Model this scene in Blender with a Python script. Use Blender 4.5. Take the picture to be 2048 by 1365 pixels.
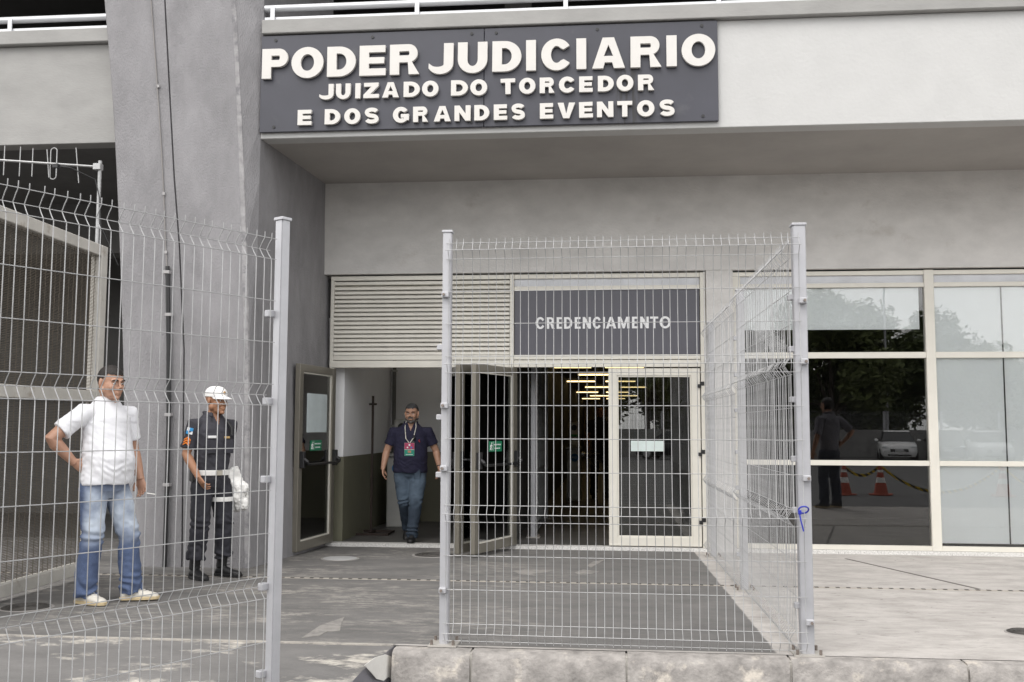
import bpy, bmesh, math, random
from math import sin, cos, pi, radians, sqrt
from mathutils import Vector, Matrix, noise
random.seed(7)
for o in list(bpy.data.objects): bpy.data.objects.remove(o)
scene = bpy.context.scene
COL = scene.collection
# ------------------------------------------------------------------ camera
YAW, PITCH, ROLL, EYE = radians(5.5), radians(4.95), radians(.2), 1.3
fw = Vector((-sin(YAW)*cos(PITCH), cos(YAW)*cos(PITCH), sin(PITCH)))
rt = Vector((cos(YAW), sin(YAW), 0)); up = rt.cross(fw)
rt, up = cos(ROLL)*rt+sin(ROLL)*up, -sin(ROLL)*rt+cos(ROLL)*up
cam = bpy.data.objects.new('camera', bpy.data.cameras.new('camera'))
M = Matrix.Identity(4)
for i in range(3): M[i][0], M[i][1], M[i][2] = rt[i], up[i], -fw[i]
M.translation = (0, 0, EYE)
cam.matrix_world = M
cam.data.lens = 35; cam.data.sensor_width = 36; cam.data.clip_start = .05; cam.data.clip_end = 2000
COL.objects.link(cam); scene.camera = cam
def ray(x, y): return rt*((x-1024)/1991)-up*((y-682.5)/1991)+fw
def onY(x, y, Y):                      # point of the photograph's pixel on the plane Y
    d = ray(x, y); return Vector((0, 0, EYE))+d*(Y/d.y)
def onZ(x, y, z):
    d = ray(x, y); return Vector((0, 0, EYE))+d*((z-EYE)/d.z)
# ------------------------------------------------------------------ world: bright overcast sky
SUN_EL, SUN_AZ = radians(52), radians(205)      # azimuth measured from +Y towards +X
world = bpy.data.worlds.new('World'); scene.world = world; world.use_nodes = True
nt = world.node_tree; N = nt.nodes; L = nt.links
bg = N['Background']; bg.inputs[1].default_value = .14
sky = N.new('ShaderNodeTexSky'); sky.sky_type = 'NISHITA'; sky.sun_disc = False
sky.sun_elevation = SUN_EL; sky.sun_rotation = SUN_AZ; sky.dust_density = 3
hs = N.new('ShaderNodeHueSaturation'); hs.inputs['Saturation'].default_value = .35
tc = N.new('ShaderNodeTexCoord')
mp = N.new('ShaderNodeMapping'); mp.inputs['Scale'].default_value = (1, 1, 2.6)
nz = N.new('ShaderNodeTexNoise'); nz.inputs['Scale'].default_value = 2.2; nz.inputs['Detail'].default_value = 6
rp = N.new('ShaderNodeValToRGB'); rp.color_ramp.elements[0].position = .35; rp.color_ramp.elements[1].position = .65
rp.color_ramp.elements[0].color = (5.7, 5.75, 5.8, 1); rp.color_ramp.elements[1].color = (8.7, 8.5, 8.25, 1)
mx = N.new('ShaderNodeMix'); mx.data_type = 'RGBA'; mx.inputs[0].default_value = .78
L.new(sky.outputs[0], hs.inputs['Color']); L.new(tc.outputs['Generated'], mp.inputs[0]); L.new(mp.outputs[0], nz.inputs[0])
L.new(nz.outputs[0], rp.inputs[0]); L.new(hs.outputs[0], mx.inputs[6]); L.new(rp.outputs[0], mx.inputs[7]); L.new(mx.outputs[2], bg.inputs[0])
sl = bpy.data.lights.new('sun', 'SUN'); sl.energy = .75; sl.angle = radians(35); sl.color = (1, .97, .93)
sun = bpy.data.objects.new('sun', sl); COL.objects.link(sun)
sd = Vector((sin(SUN_AZ)*cos(SUN_EL), cos(SUN_AZ)*cos(SUN_EL), sin(SUN_EL)))
sun.rotation_euler = sd.to_track_quat('Z', 'Y').to_euler(); sun.location = (0, -5, 20)
vs = scene.view_settings; vs.view_transform = 'Standard'; vs.look = 'None'; vs.gamma = 1; vs.exposure = 1.12; vs.use_curve_mapping = False
scene.render.engine = 'CYCLES'
# ------------------------------------------------------------------ materials
MATS = {}
def mat(name, col, rough=.7, metal=0, var=.12, scale=3, bump=0, bscale=60, stretch=(1, 1, 1), spec=.5, emit=None, col2=None, dirt=None, dscale=1.5, dpos=.58, tr=0):
    """procedural surface: base colour, mottling to a second colour, optional worn patches, fine relief"""
    if name in MATS: return MATS[name]
    m = bpy.data.materials.new(name); m.use_nodes = True; n = m.node_tree.nodes; l = m.node_tree.links
    b = n['Principled BSDF']; b.inputs['Roughness'].default_value = rough; b.inputs['Metallic'].default_value = metal
    b.inputs['Specular IOR Level'].default_value = spec
    t = n.new('ShaderNodeTexCoord'); g = n.new('ShaderNodeMapping'); g.inputs['Scale'].default_value = stretch
    l.new(t.outputs['Object'], g.inputs[0])
    z = n.new('ShaderNodeTexNoise'); z.inputs['Scale'].default_value = scale; z.inputs['Detail'].default_value = 8; z.inputs['Roughness'].default_value = .62
    l.new(g.outputs[0], z.inputs[0])
    r = n.new('ShaderNodeValToRGB'); e = r.color_ramp.elements; e[0].position = .3; e[1].position = .7
    c2 = col2 or tuple(min(1, c*(1+var)) for c in col); c1 = tuple(c*(1-var) for c in col) if not col2 else col
    e[0].color = (*c1, 1); e[1].color = (*c2, 1); l.new(z.outputs[0], r.inputs[0]); out = r.outputs[0]
    if dirt:
        z2 = n.new('ShaderNodeTexNoise'); z2.inputs['Scale'].default_value = dscale; z2.inputs['Detail'].default_value = 10; z2.inputs['Roughness'].default_value = .7
        l.new(g.outputs[0], z2.inputs[0])
        r2 = n.new('ShaderNodeValToRGB'); r2.color_ramp.elements[0].position = dpos; r2.color_ramp.elements[1].position = dpos+.12
        l.new(z2.outputs[0], r2.inputs[0])
        q = n.new('ShaderNodeMix'); q.data_type = 'RGBA'; l.new(r2.outputs[0], q.inputs[0]); l.new(out, q.inputs[6]); q.inputs[7].default_value = (*dirt, 1); out = q.outputs[2]
    l.new(out, b.inputs['Base Color'])
    if bump:
        z3 = n.new('ShaderNodeTexNoise'); z3.inputs['Scale'].default_value = bscale; z3.inputs['Detail'].default_value = 5; l.new(g.outputs[0], z3.inputs[0])
        k = n.new('ShaderNodeBump'); k.inputs['Strength'].default_value = bump; k.inputs['Distance'].default_value = .01
        l.new(z3.outputs[0], k.inputs['Height']); l.new(k.outputs[0], b.inputs['Normal'])
    if emit: b.inputs['Emission Color'].default_value = (*emit[0], 1); b.inputs['Emission Strength'].default_value = emit[1]
    MATS[name] = m; return m
def glass(name, tint, refl, rough=0.0):
    """thin pane: clear tinted transmission plus angle-dependent mirror reflection"""
    if name in MATS: return MATS[name]
    m = bpy.data.materials.new(name); m.use_nodes = True; n = m.node_tree.nodes; l = m.node_tree.links
    n.remove(n['Principled BSDF']); o = n['Material Output']
    t = n.new('ShaderNodeBsdfTransparent'); t.inputs[0].default_value = (*tint, 1)
    g = n.new('ShaderNodeBsdfGlossy'); g.inputs['Roughness'].default_value = rough; g.inputs[0].default_value = (1, 1, 1, 1)
    w = n.new('ShaderNodeFresnel'); w.inputs[0].default_value = 1.5
    a = n.new('ShaderNodeMath'); a.operation = 'MULTIPLY'; a.inputs[1].default_value = refl/.04; a.use_clamp = True
    x = n.new('ShaderNodeMixShader'); l.new(w.outputs[0], a.inputs[0]); l.new(a.outputs[0], x.inputs[0]); l.new(t.outputs[0], x.inputs[1]); l.new(g.outputs[0], x.inputs[2]); l.new(x.outputs[0], o.inputs[0])
    MATS[name] = m; return m
# ------------------------------------------------------------------ mesh building
class MB:
    def __init__(s): s.v = []; s.f = []; s.mi = []; s.cur = 0
    def add(s, vs, fs):
        k = len(s.v); s.v += [tuple(v) for v in vs]
        for f in fs: s.f.append(tuple(i+k for i in f)); s.mi.append(s.cur)
        return s
    def box(s, x0, y0, z0, x1, y1, z1):
        return s.add([(x0, y0, z0), (x1, y0, z0), (x1, y1, z0), (x0, y1, z0), (x0, y0, z1), (x1, y0, z1), (x1, y1, z1), (x0, y1, z1)],
                     [(3, 2, 1, 0), (4, 5, 6, 7), (0, 1, 5, 4), (1, 2, 6, 5), (2, 3, 7, 6), (3, 0, 4, 7)])
    def bar(s, a, b, w, h, upv=(0, 0, 1)):
        a, b = Vector(a), Vector(b); d = (b-a).normalized(); u = Vector(upv)
        if abs(d.dot(u)) > .95: u = Vector((0, 1, 0))
        r = d.cross(u).normalized(); u = r.cross(d); vs = []
        for p in (a, b):
            for i, j in ((-1, -1), (1, -1), (1, 1), (-1, 1)): vs.append(p+r*(i*w/2)+u*(j*h/2))
        return s.add(vs, [(3, 2, 1, 0), (4, 5, 6, 7), (0, 1, 5, 4), (1, 2, 6, 5), (2, 3, 7, 6), (3, 0, 4, 7)])
    def tube(s, path, r, n=6, cap=True, closed=False):
        P = [Vector(p) for p in path]; m = len(P); rr = r if isinstance(r, (list, tuple)) else [r]*m
        k = len(s.v); prev = None; vs = []
        for i, p in enumerate(P):
            if closed: d = P[(i+1) % m]-P[i-1]
            else: d = P[min(i+1, m-1)]-P[max(i-1, 0)]
            d.normalize()
            if prev is None:
                u = Vector((0, 0, 1)) if abs(d.z) < .9 else Vector((0, 1, 0))
            else: u = prev
            a = d.cross(u).normalized(); u = a.cross(d).normalized(); prev = u
            for j in range(n):
                t = 2*pi*j/n; vs.append(p+(a*cos(t)+u*sin(t))*rr[i])
        fs = []
        for i in range(m if closed else m-1):
            for j in range(n):
                i2 = (i+1) % m; fs.append((i*n+j, i*n+(j+1) % n, i2*n+(j+1) % n, i2*n+j))
        if cap and not closed: fs += [tuple(range(n))[::-1], tuple(range((m-1)*n, m*n))]
        return s.add(vs, fs)
    def loft(s, rings, n=16, cap=True):
        """rings: (centre, axis_a vector, axis_b vector): elliptical sections joined into a skin"""
        vs = []; m = len(rings)
        for c, a, b in rings:
            c, a, b = Vector(c), Vector(a), Vector(b)
            for j in range(n):
                t = 2*pi*j/n; vs.append(c+a*cos(t)+b*sin(t))
        fs = [(i*n+j, i*n+(j+1) % n, (i+1)*n+(j+1) % n, (i+1)*n+j) for i in range(m-1) for j in range(n)]
        if cap: fs += [tuple(range(n))[::-1], tuple(range((m-1)*n, m*n))]
        return s.add(vs, fs)
    def ell(s, c, rx, ry, rz, n=16, m=10, rot=None):
        vs = []; fs = []; c = Vector(c)
        def q(v): v = Vector(v); return c+(rot @ v if rot else v)
        vs.append(q((0, 0, -rz)))
        for i in range(1, m):
            a = -pi/2+pi*i/m
            for j in range(n): t = 2*pi*j/n; vs.append(q((rx*cos(a)*cos(t), ry*cos(a)*sin(t), rz*sin(a))))
        vs.append(q((0, 0, rz)))
        for j in range(n): fs.append((0, 1+(j+1) % n, 1+j))
        for i in range(m-2):
            for j in range(n): a = 1+i*n+j; b = 1+i*n+(j+1) % n; fs.append((a, b, b+n, a+n))
        k = 1+(m-2)*n
        for j in range(n): fs.append((k+j, k+(j+1) % n, len(vs)-1))
        return s.add(vs, fs)
    def prism(s, poly, fn0, fn1):
        """poly of 2-D points, fn0/fn1 map them to the two end faces"""
        n = len(poly); return s.add([fn0(p) for p in poly]+[fn1(p) for p in poly], [tuple(range(n))[::-1], tuple(range(n, 2*n))]+[(i, (i+1) % n, n+(i+1) % n, n+i) for i in range(n)])
    def disc(s, c, r, h, n=24, r2=None):
        return s.loft([(Vector(c), (r, 0, 0), (0, r, 0)), (Vector(c)+Vector((0, 0, h)), (r2 or r, 0, 0), (0, r2 or r, 0))], n)
    def mesh(s, name, mats, bevel=0, smooth=False, seg=1):
        me = bpy.data.meshes.new(name); me.from_pydata(s.v, [], s.f)
        for m in (mats if isinstance(mats, (list, tuple)) else [mats]): me.materials.append(m)
        me.polygons.foreach_set('material_index', s.mi)
        bm = bmesh.new(); bm.from_mesh(me)
        bmesh.ops.recalc_face_normals(bm, faces=bm.faces)
        if bevel: bmesh.ops.bevel(bm, geom=[e for e in bm.edges if e.calc_face_angle(0) > .5], offset=bevel, segments=seg, affect='EDGES', clamp_overlap=True)
        bm.to_mesh(me); bm.free()
        if smooth:
            me.polygons.foreach_set('use_smooth', [True]*len(me.polygons))
            try: me.set_sharp_from_angle(angle=radians(40 if smooth is True else smooth))
            except Exception: pass
        me.update(); return me
    def build(s, name, mats, parent=None, bevel=0, smooth=False, seg=1): return obj(name, s.mesh(name, mats, bevel, smooth, seg), parent)
def obj(name, me, parent=None, loc=None, rz=None):
    o = bpy.data.objects.new(name, me); COL.objects.link(o)
    if parent: o.parent = parent
    if loc: o.location = loc
    if rz is not None: o.rotation_euler = (0, 0, rz)
    return o
def tag(o, label=None, cat=None, group=None, kind=None):
    for k, v in (('label', label), ('category', cat), ('group', group), ('kind', kind)):
        if v: o[k] = v
    return o
def empty(name, loc=(0, 0, 0), rz=0, label=None, cat=None, group=None):
    return tag(obj(name, None, None, loc, rz), label, cat, group)
def copy_tree(o, parent=None):
    c = o.copy(); COL.objects.link(c); c.parent = parent
    for ch in [x for x in bpy.data.objects if x.parent == o]: copy_tree(ch, c)
    return c
def Box(name, m, dims, parent=None, bevel=0): return MB().box(*dims).build(name, m, parent, bevel)
FY = 11.6          # facade plane
BY = 9.63          # balcony fascia plane
SZ = 4.22          # soffit height
def gz(y): return -.018*(min(max(y, 6), FY)-6)
# ------------------------------------------------------------------ surface materials
def floor_mat():
    m = bpy.data.materials.new('platform_floor'); m.use_nodes = True; n = m.node_tree.nodes; l = m.node_tree.links
    b = n['Principled BSDF']; b.inputs['Roughness'].default_value = .82; b.inputs['Specular IOR Level'].default_value = .3
    t = n.new('ShaderNodeTexCoord')
    def nz(scale, st, det=8, rg=.65, off=0):
        g = n.new('ShaderNodeMapping'); g.inputs['Scale'].default_value = st; g.inputs['Location'].default_value = (off, off, 0); l.new(t.outputs['Object'], g.inputs[0])
        z = n.new('ShaderNodeTexNoise'); z.inputs['Scale'].default_value = scale; z.inputs['Detail'].default_value = det; z.inputs['Roughness'].default_value = rg
        l.new(g.outputs[0], z.inputs[0]); return z.outputs[0]
    def ramp(s, p0, p1, c0=(0, 0, 0), c1=(1, 1, 1)):
        r = n.new('ShaderNodeValToRGB'); e = r.color_ramp.elements; e[0].position = p0; e[1].position = p1; e[0].color = (*c0, 1); e[1].color = (*c1, 1); l.new(s, r.inputs[0]); return r.outputs[0]
    def mix(f, a, bb, mode='MIX'):
        q = n.new('ShaderNodeMix'); q.data_type = 'RGBA'; q.blend_type = mode
        for s, i in ((f, 0), (a, 6), (bb, 7)):
            if isinstance(s, (int, float)): q.inputs[i].default_value = s
            elif isinstance(s, tuple): q.inputs[i].default_value = (*s, 1)
            else: l.new(s, q.inputs[i])
        return q.outputs[2]
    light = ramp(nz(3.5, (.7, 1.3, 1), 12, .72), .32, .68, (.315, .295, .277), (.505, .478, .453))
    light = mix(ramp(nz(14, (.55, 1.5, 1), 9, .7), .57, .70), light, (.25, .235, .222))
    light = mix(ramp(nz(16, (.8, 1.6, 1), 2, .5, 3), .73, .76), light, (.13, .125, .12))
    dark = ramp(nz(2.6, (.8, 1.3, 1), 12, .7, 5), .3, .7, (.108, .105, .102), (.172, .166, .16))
    scuff = ramp(nz(1.1, (.7, 1.5, 1), 9, .68, 11), .44, .57)
    fine = ramp(nz(9, (.6, 1.5, 1), 14, .82, 2), .49, .56)
    xyz = n.new('ShaderNodeSeparateXYZ'); l.new(t.outputs['Object'], xyz.inputs[0])
    def mr(s, a, c):
        r = n.new('ShaderNodeMapRange'); r.inputs[1].default_value = a; r.inputs[2].default_value = c; l.new(s, r.inputs[0]); return r.outputs[0]
    left = mr(xyz.outputs[0], .1, -1.3)
    mm = n.new('ShaderNodeMath'); mm.operation = 'MULTIPLY'; l.new(scuff, mm.inputs[0]); l.new(fine, mm.inputs[1])
    m2 = n.new('ShaderNodeMath'); m2.operation = 'MULTIPLY'; l.new(mm.outputs[0], m2.inputs[0]); l.new(left, m2.inputs[1])
    dark = mix(m2.outputs[0], dark, (.28, .263, .242))
    few = ramp(nz(3.2, (.6, 1.7, 1), 12, .75, 21), .66, .70)
    dark = mix(few, dark, (.28, .262, .24))
    edge = n.new('ShaderNodeMath'); edge.operation = 'ADD'; l.new(xyz.outputs[0], edge.inputs[0])
    sm = n.new('ShaderNodeMath'); sm.operation = 'MULTIPLY'; sm.inputs[1].default_value = .05; l.new(nz(4, (1, 1, 1)), sm.inputs[0]); l.new(sm.outputs[0], edge.inputs[1])
    side = mr(edge.outputs[0], .985, 1.0)
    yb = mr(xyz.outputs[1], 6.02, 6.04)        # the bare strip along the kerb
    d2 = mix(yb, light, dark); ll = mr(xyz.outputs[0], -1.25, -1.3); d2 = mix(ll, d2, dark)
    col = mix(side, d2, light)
    l.new(col, b.inputs['Base Color'])
    k = n.new('ShaderNodeBump'); k.inputs['Strength'].default_value = .75; k.inputs['Distance'].default_value = .008
    l.new(nz(45, (1, 1, 1), 6), k.inputs['Height']); l.new(k.outputs[0], b.inputs['Normal'])
    return m
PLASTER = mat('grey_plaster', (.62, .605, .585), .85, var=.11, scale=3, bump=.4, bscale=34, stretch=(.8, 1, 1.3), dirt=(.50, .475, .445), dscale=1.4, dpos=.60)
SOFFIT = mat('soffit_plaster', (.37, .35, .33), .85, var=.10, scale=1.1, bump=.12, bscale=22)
COLM = mat('column_render', (.245, .239, .247), .85, var=.15, scale=3.2, bump=.9, bscale=75, stretch=(1.3, 1.3, .6), dirt=(.20, .195, .202), dscale=1.3, dpos=.54)
WHITEP = mat('white_render', (.50, .498, .49), .8, var=.035, scale=3, bump=.3, bscale=25, dirt=(.46, .45, .435), dscale=6, dpos=.68)
CONC = mat('grey_concrete', (.315, .31, .30), .85, var=.12, scale=2.2, bump=.2, bscale=40, stretch=(.7, 1, 1.5), dirt=(.25, .245, .235), dscale=2, dpos=.6)
ALU = mat('champagne_aluminium', (.67, .645, .58), .4, .12, var=.05, scale=4)
ALU_SHADE = mat('shaded_aluminium', (.20, .185, .155), .35, .3, var=.08, scale=3)  # frame aluminium for the open leaves, their shade put into the darker colour
SLATM = mat('louver_aluminium', (.76, .73, .66), .5, .05, var=.05, scale=6)
GALV = mat('galvanised_paint', (.43, .43, .45), .42, .25, var=.09, scale=5, dirt=(.36, .345, .34), dscale=9, dpos=.66)
WIRE = mat('wire_paint', (.36, .36, .362), .45, .2, var=.18, scale=20)
BLACK = mat('black_plastic', (.016, .016, .017), .4)
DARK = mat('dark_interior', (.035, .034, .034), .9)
SIGNP = mat('slate_panel', (.043, .0435, .057), .4, var=.13, scale=1.6, dirt=(.066, .066, .077), dscale=2.2, dpos=.6)
LETW = mat('letter_enamel', (.62, .60, .57), .5, var=.04, scale=5, dirt=(.47, .435, .39), dscale=11, dpos=.62)
PANE = glass('window_glass', (.975, .98, .98), .06)
DOORG = glass('door_glass', (.6, .62, .61), .12)
RUST = mat('rusty_bolt', (.20, .17, .15), .7, .4, var=.3, scale=30)
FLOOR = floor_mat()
ROADM = mat('road_asphalt', (.085, .083, .083), .85, var=.2, scale=3, bump=.4, bscale=120, dirt=(.12, .117, .112), dscale=.6)
KERBM = mat('kerb_concrete', (.27, .253, .238), .9, var=.38, scale=9, bump=1.0, bscale=35, dirt=(.50, .455, .40), dscale=5, dpos=.55)
# ------------------------------------------------------------------ the setting: road, platform, ramp
RZ = -.27
m = MB(); m.add([(-400, -400, RZ), (400, -400, RZ), (400, 400, RZ), (-400, 400, RZ)], [(0, 1, 2, 3)]); tag(m.build('road', ROADM), kind='structure')
EDGE = 5.86
m = MB(); ys = [EDGE+.13, 6.0, 7, 8, 9, 10, 11, FY+.3]; xs = [-16, -10, -6, -3, -1.3, 0, 1.5, 4, 8, 16]
m.add([(x, y, gz(y)) for y in ys for x in xs], [(j*len(xs)+i, j*len(xs)+i+1, (j+1)*len(xs)+i+1, (j+1)*len(xs)+i) for j in range(len(ys)-1) for i in range(len(xs)-1)])
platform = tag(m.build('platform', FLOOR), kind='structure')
# kerb stones, each a piece with rounded nose and its own slight offset
x = -1.27; k = 0; joints = [-1.27, -.80, .10, 1.02, 1.98, 2.98, 3.98, 4.98, 5.98, 6.98, 7.98, 8.98]
for i in range(len(joints)-1):
    a, b = joints[i]+.006, joints[i+1]-.006; dy = random.uniform(-.008, .008); dz = random.uniform(-.004, .003)
    prof = [(EDGE+.128, 0), (EDGE+.06, -.002), (EDGE+.022, -.012), (EDGE+.004, -.04), (EDGE-.012, RZ-.05), (EDGE+.128, RZ-.05)]
    MB().prism(prof, lambda p: (a, p[0]+dy, p[1]+dz), lambda p: (b, p[0]+dy, p[1]+dz)).build('kerb_stone', KERBM, platform, smooth=30)
    MB().box(b, EDGE+.012, RZ-.05, joints[i+1]+.006, EDGE+.12, -.012).build('joint_mortar', mat('mortar', (.36, .34, .31), .9, bump=.4), platform)
# ramp down to the road on the left, with its exposed side
m = MB(); ry = [3.6, 4.2, 4.9, 5.6, EDGE+.13]; rzv = [RZ+.006, RZ+.05, -.17, -.055, -.002]
xr = [-1.58, -1.53, -1.46, -1.37, -1.275]
for i in range(4):
    m.add([(-16, ry[i], rzv[i]), (xr[i], ry[i], rzv[i]), (xr[i+1], ry[i+1], rzv[i+1]), (-16, ry[i+1], rzv[i+1])], [(0, 1, 2, 3)])
RAMPM = mat('ramp_concrete', (.135, .13, .126), .88, var=.2, scale=3, bump=.5, bscale=45, stretch=(.6, 1.5, 1), dirt=(.47, .44, .39), dscale=4, dpos=.54)
ramp = tag(m.build('ramp', RAMPM), kind='structure')
m = MB()
for i in range(4):
    m.add([(xr[i], ry[i], RZ-.02), (xr[i+1], ry[i+1], RZ-.02), (xr[i+1], ry[i+1], rzv[i+1]), (xr[i], ry[i], rzv[i])], [(0, 1, 2, 3)])
m.build('ramp_side', mat('ramp_side_paint', (.20, .195, .215), .8, bump=.3, dirt=(.30, .285, .27), dscale=5, dpos=.58), ramp)
MB().box(-16, EDGE+.118, -.012, -1.285, EDGE+.15, .004).build('ramp_joint', mat('joint_mortar_pale', (.36, .335, .30), .9, bump=.5, dirt=(.2, .19, .18), dscale=7, dpos=.5), ramp)
pt = [onY(730, 1330, 5.5), onY(757, 1308, 5.5), onY(781, 1308, 5.5), onY(786, 1358, 5.5), onY(770, 1352, 5.5), onY(757, 1358, 5.5), onY(742, 1346, 5.5)]
def onside(px, py):                        # pixel on the ramp's exposed side
    a, b = Vector((xr[2], ry[2], 0)), Vector((xr[4], ry[4], 0)); d = ray(px, py); nn = Vector(((b-a).y, -(b-a).x, 0)).normalized()
    o = Vector((0, 0, EYE)); t = (a-o).dot(nn)/d.dot(nn); return o+d*t+nn*.004
m = MB(); pp = [onside(*q) for q in ((728, 1331), (748, 1316), (770, 1309), (781, 1313), (785, 1361), (776, 1354), (766, 1362), (752, 1358), (742, 1346))]
m.add(pp+[p-Vector((.003, 0, 0)) for p in pp], [tuple(range(len(pp)))]+[(i, (i+1) % len(pp), len(pp)+(i+1) % len(pp), len(pp)+i) for i in range(len(pp))])
m.build('white_paint_patch', mat('white_road_paint', (.72, .70, .66), .8, bump=.3, bscale=30), ramp)
# joint line on the pale concrete and old paint marks on the dark floor
def floor_patch(pts, m, name, h=.003):
    q = []
    for a, b in pts:
        p = onZ(a, b, -.04)
        for _ in range(4): p = onZ(a, b, gz(p.y))
        q.append(p)
    n = len(q); up3 = Vector((0, 0, h)); MB().add([p+up3 for p in q]+[p-up3 for p in q], [tuple(range(n))]+[(i, (i+1) % n, n+(i+1) % n, n+i) for i in range(n)]).build(name, m, platform)
floor_patch([(1689, 1118), (1694, 1118), (1962, 1179), (1955, 1179)], mat('joint_dark', (.12, .11, .1), .9), 'floor_joint')
OLDP = mat('old_paint', (.235, .222, .207), .85, var=.2, scale=14, dirt=(.17, .163, .155), dscale=9, dpos=.5, bump=.3)
floor_patch([(603, 1277), (640, 1252), (689, 1235), (682, 1250), (680, 1262), (655, 1264), (640, 1272)], OLDP, 'paint_mark')
floor_patch([(1026, 1143), (1050, 1139), (1112, 1141), (1095, 1145), (1062, 1148), (1072, 1152), (1040, 1149)], OLDP, 'paint_mark'); floor_patch([(1148, 1146), (1166, 1140), (1200, 1144), (1182, 1149), (1160, 1150)], OLDP, 'paint_mark'); floor_patch([(1174, 1132), (1186, 1124), (1210, 1120), (1196, 1128), (1182, 1136)], OLDP, 'paint_mark')
# slot drain across the platform
dr = empty('slot_drain', (0, 8.83, gz(8.83)), 0, 'narrow slotted drain strip running across the grey platform floor', 'drain')
m = MB(); m.box(-9, -.022, -.05, 9, .022, .004); m.build('strip', mat('drain_strip', (.36, .33, .29), .85, bump=.4, dirt=(.24, .22, .2)), dr)
m = MB(); x = -6.0
while x < 8.9: m.box(x, -.018, -.02, x+.032, .018, .0065); x += .088
tag(m.build('slots', mat('slot_dark', (.05, .045, .04), .9), dr), kind='stuff')
# manhole covers
def manhole(px, py, r, mm, label, rings=True):
    p = onZ(px, py, -.04)
    for _ in range(3): p = onZ(px, py, gz(p.y))
    o = empty('manhole_cover', (p.x, p.y, gz(p.y)), 0, label, 'manhole cover', 'manhole covers on the platform')
    o.rotation_euler.x = -.018
    MB().disc((0, 0, -.02), r, .024, 28).build('rim', mat('manhole_rim', (.3, .285, .27), .9), o)
    MB().disc((0, 0, -.02), r*.88, .029, 28).build('lid', mm, o)
    if rings:
        for q in (.75, .55, .35):
            MB().tube([(r*q*cos(t*pi/14), r*q*sin(t*pi/14), .009) for t in range(28)], .007, 4, closed=True).build('ridge', mm, o)
IRON = mat('cast_iron', (.075, .07, .065), .7, .5, var=.3, scale=14, bump=.4)
manhole(680, 1118, .2, mat('pale_lid', (.37, .37, .37), .8, bump=.2), 'plain pale grey round manhole cover near the open left door', False)
manhole(868, 1111, .24, IRON, 'dark cast iron manhole cover between the open doors')
manhole(52, 1216, .19, IRON, 'dark round iron manhole cover beside the man in white T-shirt')
manhole(2052, 1266, .13, IRON, 'small dark manhole cover on pale concrete near the kerb')
# ------------------------------------------------------------------ the stadium building
B = empty('stadium_building', (0, FY, 0), 0, 'grey concrete stadium entrance with overhanging balcony, glass doors and windows', 'building')
Bo = Vector((0, -FY, 0))
def part(name, mb, m, parent=None, bevel=0, smooth=False):
    o = mb.build(name, m, parent or B, bevel, smooth)
    if not parent: o.location = Bo
    return o
def wpart(name, m, dims, bevel=0): return part(name, MB().box(*dims), m, None, bevel)
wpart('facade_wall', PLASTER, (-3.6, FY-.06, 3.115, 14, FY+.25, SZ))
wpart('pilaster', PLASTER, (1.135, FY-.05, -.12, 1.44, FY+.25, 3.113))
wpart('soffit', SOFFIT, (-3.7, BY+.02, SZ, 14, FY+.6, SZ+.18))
# balcony front: white rendered to the right of the sign, grey to the left of the column
part('balcony_front', MB().box(-3.9, BY, SZ-.004, 14, BY+.2, 5.29), WHITEP, None, .006)
part('balcony_front', MB().box(-16, BY, SZ-.004, -4.6, BY+.2, 5.27), CONC, None, .006)
part('balcony_ledge', MB().box(-3.5, BY-.07, 5.292, 14, BY+.22, 5.44), CONC, None, .008)
part('balcony_ledge', MB().box(-16, BY-.07, 5.272, -4.6, BY+.22, 5.42), CONC, None, .008)
wpart('balcony_slab', CONC, (-16, BY+.2, SZ+.19, 14, 19, SZ+.5))
# column, two halves with an open joint between
ZZ = [-.3, 0, 1, 2.05, 3.1, 3.8, 4.4, 4.9, 5.65, 7, 9.5]
def lerp(t, z):
    for (a, b), (c, d) in zip(t, t[1:]):
        if z <= c: return b+(d-b)*(z-a)/(c-a)
    (a, b), (c, d) = t[-2:]; return b+(d-b)*(z-a)/(c-a)
XL = [(-.3, -4.67), (0, -4.68), (2.05, -4.80), (3.17, -4.88), (4.14, -4.96), (4.88, -5.04), (5.67, -5.14)]
XJ = [(-.3, -4.12), (0, -4.12), (2.2, -4.17), (3.1, -4.25), (3.82, -4.33), (5.65, -4.49)]
XR = [(-.3, -3.45), (0, -3.46), (2.05, -3.525), (3.45, -3.59), (4.58, -3.67), (5.62, -3.754)]
CY = 9.45
def colhalf(fn):
    rows = [fn(z) for z in ZZ]; n = len(rows[0]); m = MB()
    m.add([p for r in rows for p in r], [(i*n+j, i*n+(j+1) % n, (i+1)*n+(j+1) % n, (i+1)*n+j) for i in range(len(rows)-1) for j in range(n)]+[tuple(range(n))[::-1], tuple(range((len(rows)-1)*n, len(rows)*n))])
    return m
def bx(z): return -3.31-.06*min(1, max(0, z/3.8))
part('column', colhalf(lambda z: [(lerp(XL, z)+.015, CY, z), (lerp(XJ, z)-.007, CY, z), (lerp(XJ, z)-.007, 11.5, z), (lerp(XL, z)+.25, 11.5, z), (lerp(XL, z), CY+.015, z)]), COLM, None)
part('column', colhalf(lambda z: [(lerp(XJ, z)+.008, CY+.006, z), (lerp(XR, z)-.03, CY+.006, z), (lerp(XR, z), CY+.03, z), (max(lerp(XR, z)+.03, -3.505), 9.625, z), (bx(z), FY+.1, z), (lerp(XJ, z)+.014, FY+.1, z)]), COLM, None)
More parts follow.
